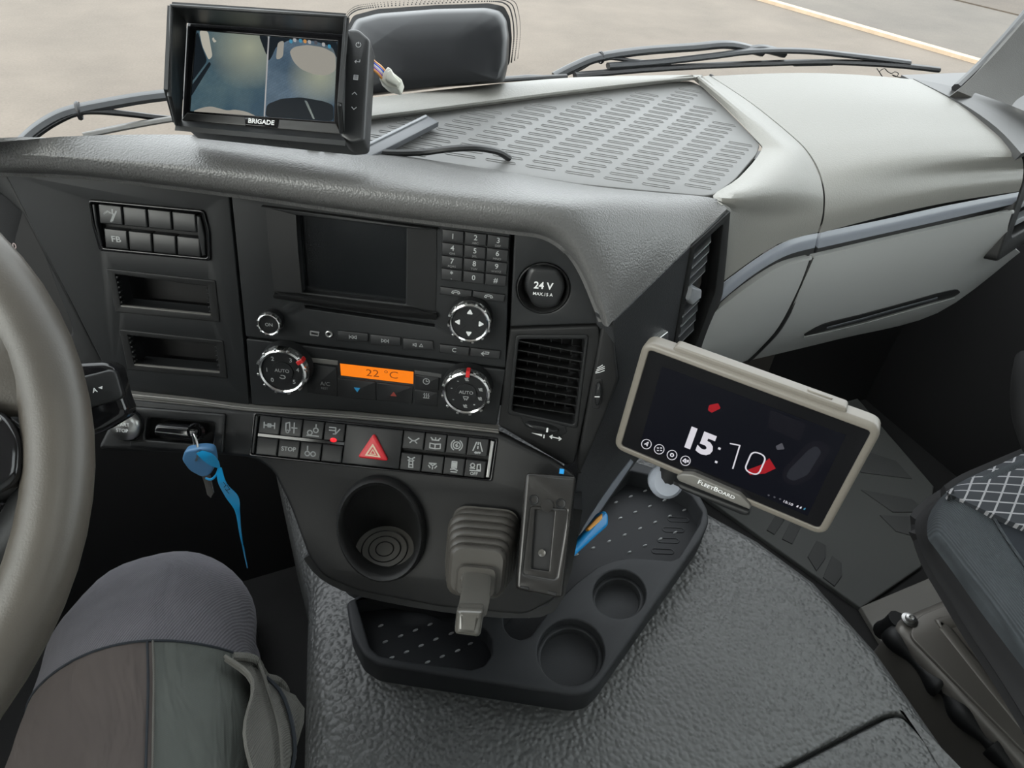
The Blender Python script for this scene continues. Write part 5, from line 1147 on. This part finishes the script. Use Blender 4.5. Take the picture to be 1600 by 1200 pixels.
# sun hood: four walls that flare toward the viewer
inn = [(292, 36), (536, 54), (532, 210), (284, 188)]; outr = [(268, 9), (540, 27), (531, 214), (276, 196)]
def hw(a, b, c0, c1): return [MF.P(*MF.px(*a, c0), c0), MF.P(*MF.px(*b, c0), c0), MF.P(*MF.px(*b, c1), c1), MF.P(*MF.px(*a, c1), c1)]
def quadsolid(p, off): return [*p, *[q+off for q in p]], [[0, 1, 2, 3], [7, 6, 5, 4], [0, 4, 5, 1], [1, 5, 6, 2], [2, 6, 7, 3], [3, 7, 4, 0]]
I3 = [MF.P(*MF.px(x, y, .002), .002) for x, y in inn]; HC = .052
O3 = [MF.P(*MF.px(x, y, HC), HC) for x, y in outr]
LC = [MF.P(*MF.px(x, y, .02), .02) for x, y in ((531, 216), (276, 196))]
hd = obj('hood_top', quadsolid([I3[0], I3[1], O3[1], O3[0]], MF.v*.003), 'monitor_black', mn, ang=0)
def side(i_top, o_top, i_bot, front_mid, front_low, off): 
    p = [i_top, o_top, front_mid, front_low, i_bot]; n_ = len(p)
    return [*p, *[q+off for q in p]], [list(range(n_)), list(range(2*n_-1, n_-1, -1))]+[[i, (i+1) % n_, (i+1) % n_+n_, i+n_] for i in range(n_)]
def hp3(x, y, c): return MF.P(*MF.px(x, y, c), c)
obj('hood_side', side(I3[0], O3[0], I3[3], hp3(262, 140, .048), hp3(276, 192, .014), -MF.u*.003), 'monitor_black', mn, ang=0)
obj('hood_side', side(I3[1], O3[1], I3[2], hp3(528, 160, .048), hp3(532, 206, .014), MF.u*.003), 'monitor_black', mn, ang=0)
obj('hood_base', quadsolid([hp3(284, 187, .001), hp3(533, 210, .001), hp3(540, 220, .012), hp3(274, 196, .012)], -MF.v*.004), 'monitor_black', mn, ang=0)
# hood front rim
obj('hood_rim', tube([hp3(276, 194, .014), hp3(265, 150, .044), O3[0], O3[0].lerp(O3[1], .5), O3[1], hp3(530, 165, .046), hp3(533, 206, .014)], .0016, 8, 1, 0), 'monitor_black', mn)
bp_ = obj('button_bar', plate(MF, rnd(mp([(541, 44), (560, 44), (578, 60), (569, 220), (545, 224), (530, 212)], .006), .003), (), .006, .02, .003), 'monitor_black', mn)
icon('power_mark', MF, 560, 70, 4.5, [C(0, 0, .85, 12, 120, 420), [(0, .4), (0, 1)]], 'print_white', bp_, .0063, .2)
icon('enter_mark', MF, 558, 96, 4.5, [[(.9, .7), (.9, -.1), (-.8, -.1)], [(-.3, .4), (-.8, -.1), (-.3, -.6)]], 'print_white', bp_, .0063, .22)
icon('menu_mark', MF, 556, 121, 4.5, [[(-.7, .8), (.7, .8), (.7, -.8), (-.7, -.8), (-.7, .8)], [(-.5, .3), (.5, .3)], [(-.5, -.1), (.5, -.1)], [(-.5, -.5), (.5, -.5)]], 'print_white', bp_, .0063, .24)
icon('up_mark', MF, 554, 146, 4, [[(-.9, -.4), (0, .5), (.9, -.4)]], 'print_white', bp_, .0063, .3)
icon('down_mark', MF, 553, 169, 4, [[(-.9, .4), (0, -.5), (.9, .4)]], 'print_white', bp_, .0063, .3)
# foot
fpz = TOP.P(*TOP.px(470, 222, .004), .004)
obj('stand_foot', plate(TOP, rnd(TOP.pp([(415, 205), (530, 214), (520, 228), (425, 222)], .008), .004), (), .006, .012, .002), 'monitor_black', mn)
obj('stand_neck', plate(MF, mp([(410, 196), (450, 200), (448, 222), (414, 220)], -.012), (), -.008, .012, .002), 'monitor_black', mn)
wt = thing('sticky_pads', 'white adhesive putty under the monitor base', 'putty')
for q in ([(478, 222), (500, 224), (498, 230), (480, 228)], [(505, 226), (528, 229), (524, 234), (506, 231)]): obj('putty_lump', plate(TOP, rnd(TOP.pp(q, .009), .002), (), .010, .012, .003), 'print_white', wt)

# loose plug with coloured wires
pg = thing('loose_plug', 'white multi-pin plug on coloured wires behind the monitor', 'plug')
PF = Frame(atd(611, 126, .60), CX*.86-CU*.5, CU*.86+CX*.5)
pb = obj('plug_body', plate(PF, rnd(PF.pp([(593, 126), (607, 107), (612, 110), (615, 116), (630, 128), (625, 143), (606, 138)]), .002), (), .004, .012, .001), 'plug_white', pg)
obj('plug_cover', plate(PF, rnd(PF.pp([(604, 112), (611, 108), (616, 118), (626, 128), (620, 134), (602, 124)], .007), .001), (), .007, .004, .001), 'plug_white', pb)
for i, m in enumerate(('wire_orange', 'wire_blue', 'wire_white', 'wire_purple', 'wire_orange')):
    obj('wire', tube([atd(575, 86+i*4, .585), atd(586, 97+i*3.4, .588), atd(595, 104+i*4, .595), atd(602-i, 112+i*4, .60)], .0011, 6), m, pg)

# ================================================================== windscreen camera housing
hg = thing('sensor_housing', 'smooth black sensor housing at the foot of the windscreen', 'sensor housing')
HS = facing(680, 80, .745)
def hsx(p, c=0): return HS.pp(p, c)
base = [(540, 60), (556, 30), (590, 21), (680, 14), (760, 12), (782, 17), (792, 32), (796, 60), (794, 100), (788, 128), (700, 136), (580, 150), (545, 150)]
def hring(s, c, dx=0, dy=0): 
    r = rnd(base, 6, 3); cx_, cy_ = 672, 80
    return [HS.P(*HS.px(cx_+(x-cx_)*s+dx, cy_+(y-cy_)*s+dy, c), c) for x, y in r]
obj('shell', sections([hring(1, -.05), hring(1, -.012), hring(.985, -.004), hring(.955, .004, 0, 1), hring(.90, .009, 0, 2), hring(.7, .013, 0, 4), hring(.35, .015, 0, 6)]), 'housing_black', hg)
fx = [(536, 56), (552, 24), (590, 14), (680, 8), (765, 5), (788, 10), (797, 28), (800, 60), (796, 100)]
FZ = facing(680, 60, .765)
obj('frit_patch', plate(FZ, rnd(FZ.pp(fx+[(780, 110), (560, 110)]), .004), (), 0, .002, 0), 'deep_black', hg)
dots = []
for kx in range(3):
    pts = catmull([V((x+(-1 if x < 640 else 1 if x > 780 else 0)*(3+3*kx), y-(3+3*kx), 0)) for x, y in fx], 16)
    for i, p in enumerate(pts): dots.append(lathe(FZ, *FZ.px(p.x+(2*kx), p.y), [(.0009-.0002*kx, 0), (0, .0002)], 6))
dt = obj('frit_dots', join(*dots), 'deep_black', hg, ang=0); dt['kind'] = 'stuff'

# ================================================================== wipers beyond the glass
def wz(x, y, off=.03):
    p = atd(x, y, .8); 
    for _ in range(30):
        yy = wsy(p.x, p.z)+off; p = aty(x, y, yy)
    return p
pm = [(1370, 107), (1379, 120), (1374, 112), (1382, 107), (1386, 111), (1393, 115), (1398, 112), (1404, 115), (1400, 120), (1394, 117), (1409, 122), (1413, 121)]
obj('pen_mark', tube([wz(x, y, -.003) for x, y in pm], .0006, 5, 1, 2), 'deep_black', WS)
w1_ = thing('wiper', 'long black wiper resting across the windscreen foot on the passenger side', 'wiper', 'windscreen wipers')
obj('blade', tube([wz(x, y) for x, y in ((898, 118), (1000, 109), (1100, 103), (1200, 99), (1300, 97), (1400, 102), (1466, 109))], .006, 8, .7), 'rubber_black', w1_)
obj('blade_frame', tube([wz(x, y, .034) for x, y in ((950, 103), (1030, 97), (1110, 88), (1180, 80), (1260, 80), (1340, 88), (1420, 98))], .006, 8, .7), 'wiper_grey', w1_)
obj('arm', tube([wz(x, y, .045) for x, y in ((866, 120), (900, 103), (935, 90), (1000, 80), (1080, 74), (1140, 70), (1190, 82))], .008, 8, .7), 'wiper_grey', w1_)
obj('pivot_clip', tube([wz(1165, 80, .04), wz(1190, 76, .04), wz(1225, 84, .04)], .007, 8, .8), 'wiper_grey', w1_)
obj('hose', tube([wz(x, y, .04) for x, y in ((870, 121), (905, 108), (940, 91), (990, 95), (1020, 98))], .0025, 6), 'rubber_black', w1_)
obj('hose_clip', lathe_ring(Frame(wz(939, 90, .045), (0, 0, 1), (0, 1, 0)), 0, 0, [(.007, -.002), (.008, .0), (.007, .002), (.006, 0)], 12), 'rubber_black', w1_)
for x0, x1, y in ((1155, 1172, 101), (1240, 1300, 100)): obj('clip', tube([wz(x0, y, .032), wz(x1, y-1, .032)], .005, 6, .6, 0), 'wiper_grey', w1_)
w2_ = thing('wiper', 'black wiper arm with hose at the left of the windscreen behind the monitor', 'wiper', 'windscreen wipers')
obj('arm', tube([wz(x, y, .045) for x, y in ((35, 222), (60, 200), (90, 182), (120, 172), (170, 162), (230, 152), (290, 146), (380, 140))], .008, 8, .7), 'wiper_grey', w2_)
obj('hose', tube([wz(x, y, .04) for x, y in ((45, 220), (80, 195), (118, 177), (150, 174), (200, 178), (250, 184), (320, 190))], .003, 6), 'rubber_black', w2_)
obj('hose_clip', lathe_ring(Frame(wz(123, 173, .045), (0, 0, 1), (0, 1, 0)), 0, 0, [(.008, -.002), (.009, .0), (.008, .002), (.007, 0)], 12), 'rubber_black', w2_)
obj('blade', tube([wz(x, y, .03) for x, y in ((130, 212), (200, 198), (270, 186), (380, 172))], .004, 8, .7), 'ledge', w2_)
obj('blade_frame', tube([wz(x, y, .034) for x, y in ((150, 205), (165, 202), (230, 190), (280, 186))], .003, 8, .6), 'wiper_grey', w2_)
w3_ = thing('wiper', 'short stretch of wiper blade right beside the sensor housing', 'wiper', 'windscreen wipers')
obj('blade', tube([wz(x, y, .03) for x, y in ((700, 132), (800, 124), (850, 121), (885, 119))], .004, 8, .7), 'rubber_black', w3_)
obj('blade_frame', tube([wz(x, y, .034) for x, y in ((720, 126), (800, 121), (830, 119), (870, 121))], .003, 8, .6), 'wiper_grey', w3_)

# ================================================================== things lying on the shelf
bar = thing('plastic_bar', 'grey plastic bar lying diagonally on the shelf mat', 'bar')
BA, BB = TOP.P(*TOP.px(572, 236, .006), .006), TOP.P(*TOP.px(676, 184, .006), .006); bu = (BB-BA).normalized(); BFR = Frame(BA, bu, TOP.n.cross(bu)); BL_ = (BB-BA).length
obj('strip', box(BFR, -.03, BL_, -.0075, .0075, -.006, -.0005, .001), 'strip_grey', bar)
obj('raised_edge', box(BFR, -.03, BL_-.002, .0045, .0075, -.001, .0008, .0005), 'louvre_grey', bar)
tag(obj('black_cable', tube([TOP.P(*TOP.px(x, y, c), c) for x, y, c in ((560, 236, .002), (612, 239, .002), (660, 238, .004), (700, 233, .012), (740, 231, .016), (775, 236, .010), (792, 245, .0), (796, 247, -.002))], .0032, 8), 'rubber_black'), 'short black cable arching over the shelf mat', 'cable')

# ================================================================== passenger seat
SZ = .5
seat = thing('car_seat', 'dark fabric passenger seat with ribbed bolster and diamond patterned centre', 'seat')
# cushion front left corner rings, from skirt up over the bolster onto the seat
def spx(pts, z): return [atz(x, y, z) for x, y in pts]
skl = [(1446, 850), (1440, 880), (1455, 915), (1500, 985), (1550, 1060), (1605, 1140), (1660, 1220)]
r0_ = [p+V((.01, 0, 0)) for p in spx(skl, .40)]
rA = spx([(1640, 692), (1560, 726), (1496, 756), (1456, 796), (1449, 836), (1462, 858), (1487, 892), (1533, 957), (1600, 1046), (1680, 1150)], .46)
rB = spx([(1645, 693), (1565, 727), (1506, 754), (1474, 786), (1470, 818), (1482, 842), (1508, 876), (1556, 940), (1625, 1025), (1700, 1120)], .49)
rC = spx([(1655, 697), (1580, 730), (1530, 756), (1508, 778), (1510, 800), (1526, 828), (1556, 868), (1604, 930), (1660, 1000), (1740, 1090)], .502)
rD = spx([(1670, 704), (1600, 735), (1562, 760), (1544, 782), (1548, 802), (1564, 832), (1600, 885), (1645, 945), (1690, 1010), (1760, 1090)], .496)
rE = [V((max(p.x+.12, 1.42), p.y-.02, .49)) for p in rD]
rT = spx([(1640, 706), (1556, 740), (1486, 772), (1440, 806), (1434, 832), (1449, 878), (1476, 925), (1515, 990), (1570, 1074), (1640, 1190)], .42)
rU = [p+V((.09, -.03, -.06)) for p in rT]
obj('side_bolster', grid([rA, rB, rC, rD], 4, 4, .02), 'seat_ribbed', seat)
def up_(r, d): return [p+V((0, 0, d)) for p in r]
obj('side_insert', grid([up_(rD, .001), [a.lerp(b, .3)+V((0, 0, .004)) for a, b in zip(rD, rE)], rE], 4, 4, .02), 'seat_dark', seat)
obj('seam_piping', tube(up_(rD, .003), .0022, 6), 'seat_ribbed', seat)
obj('skirt', grid([rU, rT, [a.lerp(b, .5)+V((-.004, 0, 0)) for a, b in zip(rT, rA)], rA], 4, 3, .01), 'seat_skirt', seat)
cq = spx([(1478, 768), (1526, 742), (1600, 708), (1720, 655)], .495); cr = spx([(1481, 770), (1531, 766), (1600, 764), (1740, 770)], .507); cs_ = spx([(1486, 773), (1536, 796), (1602, 824), (1760, 890)], .507)
obj('centre_panel', grid([cq, cr, cs_], 4, 5, .012), 'seat_diamond', seat)
obj('cushion_base', plate(WORLD, rnd([(1.0, -.2), (1.42, -.2), (1.42, .36), (1.02, .36)], .04), (), .455, .15, .02), 'seat_skirt', seat)
SBK = Frame((1.18, -.22, .46), (-1, 0, 0), (0, -.25, 1))
obj('backrest', plate(SBK, rnd([(-.25, 0), (.25, 0), (.23, .62), (.12, .72), (-.12, .72), (-.23, .62)], .05), (), .05, .12, .045, 5), 'seat_dark', seat)
tag(obj('armrest', tube([atd(1612, 560, 1.12), atd(1606, 600, 1.1), atd(1608, 650, 1.08), atd(1625, 700, 1.05)], .022, 14), 'seat_skirt'), 'black rounded seat part at the right edge above the cushion', 'armrest')

# seat box
sbx = thing('seat_box', 'brown black metal seat box cover with bolt under the passenger seat', 'seat base')
BZ = .22
bo_ = zp([(1396, 975), (1412, 958), (1440, 948), (1520, 915), (1720, 850), (1900, 1250), (1660, 1270), (1600, 1195)], BZ)
obj('box_body', plate(WORLD, rnd(bo_, .02), (), BZ, BZ, .018, 5), 'metal_brown', sbx)
lid = zp([(1420, 992), (1436, 962), (1530, 925), (1720, 865), (1890, 1230), (1690, 1260), (1600, 1175)], BZ+.004)
ld = obj('cover_plate', plate(WORLD, rnd(lid, .015), (), BZ+.005, .006, .002), 'metal_brown', sbx)
em = [atz(x, y, BZ+.006) for x, y in ((1560, 955), (1500, 968), (1470, 975), (1480, 985), (1540, 1060), (1610, 1145))]
obj('pressed_ridge', tube(em, .011, 10, .35), 'metal_brown', ld)
bp0 = atz(1421, 969, BZ+.005); BO = Frame(bp0, (1, 0, 0), (0, 1, 0))
bl = obj('bolt', lathe(BO, 0, 0, [(.014, 0), (.014, .002), (.009, .003), (.0085, .008), (.0045, .009), (.0045, .005), (0, .005)], 20), 'satin', sbx)
tb_ = [atz(x, y, BZ-.03) for x, y in ((1388, 985), (1420, 1020), (1460, 1065), (1475, 1078), (1500, 1110), (1540, 1155), (1555, 1168), (1600, 1225))]
obj('edge_rail', tube(tb_, lambda t: .016+.006*math.sin(t*24), 12), 'black', sbx)
obj('edge_foot', tube([atz(1380, 985, .12), atz(1392, 980, BZ-.04), atz(1404, 968, BZ-.01)], .018, 12), 'black', sbx)

# ================================================================== driver's leg
pn = thing('person', 'seated person in grey work trousers, right thigh and knee beside the steering wheel', 'person')
axis = [V((-.235, -.12, .655)), V((-.205, .0, .66)), V((-.18, .12, .668)), V((-.155, .24, .672)), V((-.138, .33, .674)), V((-.128, .40, .672)), V((-.122, .455, .648)), V((-.12, .495, .60)), V((-.12, .525, .52)), V((-.12, .57, .38)), V((-.12, .62, .24)), V((-.12, .66, .10))]
radii = [.105, .104, .101, .097, .092, .088, .085, .078, .068, .064, .058, .052]
N3 = 40; cur = catmull(axis, 6); rrs = [V((r, 0, 0)) for r in radii]; rr_ = [v.x for v in catmull(rrs, 6)]
rings = []; side0 = V((1, 0, 0))
for i, p in enumerate(cur):
    t = (cur[min(i+1, len(cur)-1)]-cur[max(i-1, 0)]).normalized(); s_ = (side0-t*side0.dot(t)).normalized(); q = s_.cross(t).normalized()
    if q.z < -.2 and i < 30: q = -q
    ring = []
    for k in range(N3):
        a = 2*math.pi*k/N3+rad(22*min(1, i/28.)); f = i/len(cur)
        wob = 1+.026*math.sin(3*a+i*.55)*(1 if f < .5 else .4)+.012*math.sin(5*a-i*.9)
        ring.append(p+s_*rr_[i]*1.02*math.cos(a)*wob+q*rr_[i]*.92*math.sin(a)*wob)
    rings.append(ring)
vs, fs = sections(rings)
# cloth panels: knee, brown front, green side; knee seam ring index and side seam angle
fmi = []
KR = 28
for i in range(len(rings)-1):
    for k in range(N3):
        a = 360*(k+.5)/N3
        kk_ = KR + (2 if 60 < a < 150 else 0)*0
        fmi.append(0 if i >= kk_ else (2 if (a < 54 or a > 300) else 1))
fmi += [1, 0]
leg = obj('trouser_leg', (vs, fs), ['knee_twill', 'thigh_brown', 'thigh_green'], pn, fm=fmi, ang=80)
def leg_pt(i, adeg, lift=.001):
    k = adeg/360*N3; k0_ = int(k) % N3; f = k-int(k); p = rings[i][k0_].lerp(rings[i][(k0_+1) % N3], f); return p+(p-cur[i]).normalized()*lift
obj('knee_seam', tube([leg_pt(KR, a, .0005) for a in range(-60, 200, 8)], .0011, 6, 1, 2), 'seat_dark', pn)
obj('side_seam', tube([leg_pt(i, 54, .0005) for i in range(KR, -1, -2)], .0009, 6, 1, 2), 'pocket_cloth', pn)
obj('side_seam', tube([leg_pt(i, 56.5, .0003) for i in range(KR, -1, -2)], .001, 6, 1, 2), 'seat_dark', pn)
# cargo pocket on the outer side with gathered edge and double stitched zip
pk = [[leg_pt(i, a, l) for i, l in ((KR-1, .006), (KR-3, .022), (KR-6, .020), (KR-9, .018), (KR-13, .016), (KR-18, .012))] for a in (18, 5, -9, -25, -47)]
for j, r in enumerate(pk):
    for i in range(len(r)): r[i] = r[i]+V((.006*math.sin(2.4*i+1.7*j), 0, .005*math.cos(3.1*i+j)))
pkt = obj('cargo_pocket', grid(pk, 4, 4, .003), 'pocket_cloth', pn)
for j, o_ in ((0, 0), (1, .004), (1, -.003), (2, .002)):
    obj('pocket_piping', tube([p+V((0, 0, .003))+V((o_, 0, 0)) for p in pk[j]], .0017, 6, 1, 5), 'pocket_cloth' if j != 2 else 'seat_dark', pkt)
obj('pocket_mouth', tube([leg_pt(KR-1, a, .012+.006*math.sin(a*.16)) for a in range(18, -49, -5)], .0035, 8, 1, 4), 'pocket_cloth', pkt)
# shoe on the floor
f0 = cur[-1]
obj('boot', sections([[V((-.12+w_*math.cos(t), y, .012+h_/2+h_/2*math.sin(t))) for t in [2*math.pi*i/16 for i in range(16)]] for y, w_, h_ in ((.60, .03, .06), (.62, .042, .11), (.68, .046, .12), (.74, .046, .09), (.80, .05, .07), (.86, .045, .055), (.89, .02, .03))]), 'boot_leather', pn)

# ================================================================== place everything under its thing
bpy.context.view_layer.update()
for o in ALL:
    if WM[o] is None:                      # an Empty at the base of its parts
        pts = []
        for c in o.children_recursive:
            if c.type == 'MESH': pts += [WM[c] @ V(b) for b in c.bound_box]
        lo = [min(p[i] for p in pts) for i in range(3)]; hi = [max(p[i] for p in pts) for i in range(3)]
        WM[o] = Matrix.Translation(((lo[0]+hi[0])/2, (lo[1]+hi[1])/2, lo[2]))
for o in ALL:
    o.matrix_basis = (WM[o.parent].inverted() @ WM[o]) if o.parent else WM[o]
bpy.context.view_layer.update()
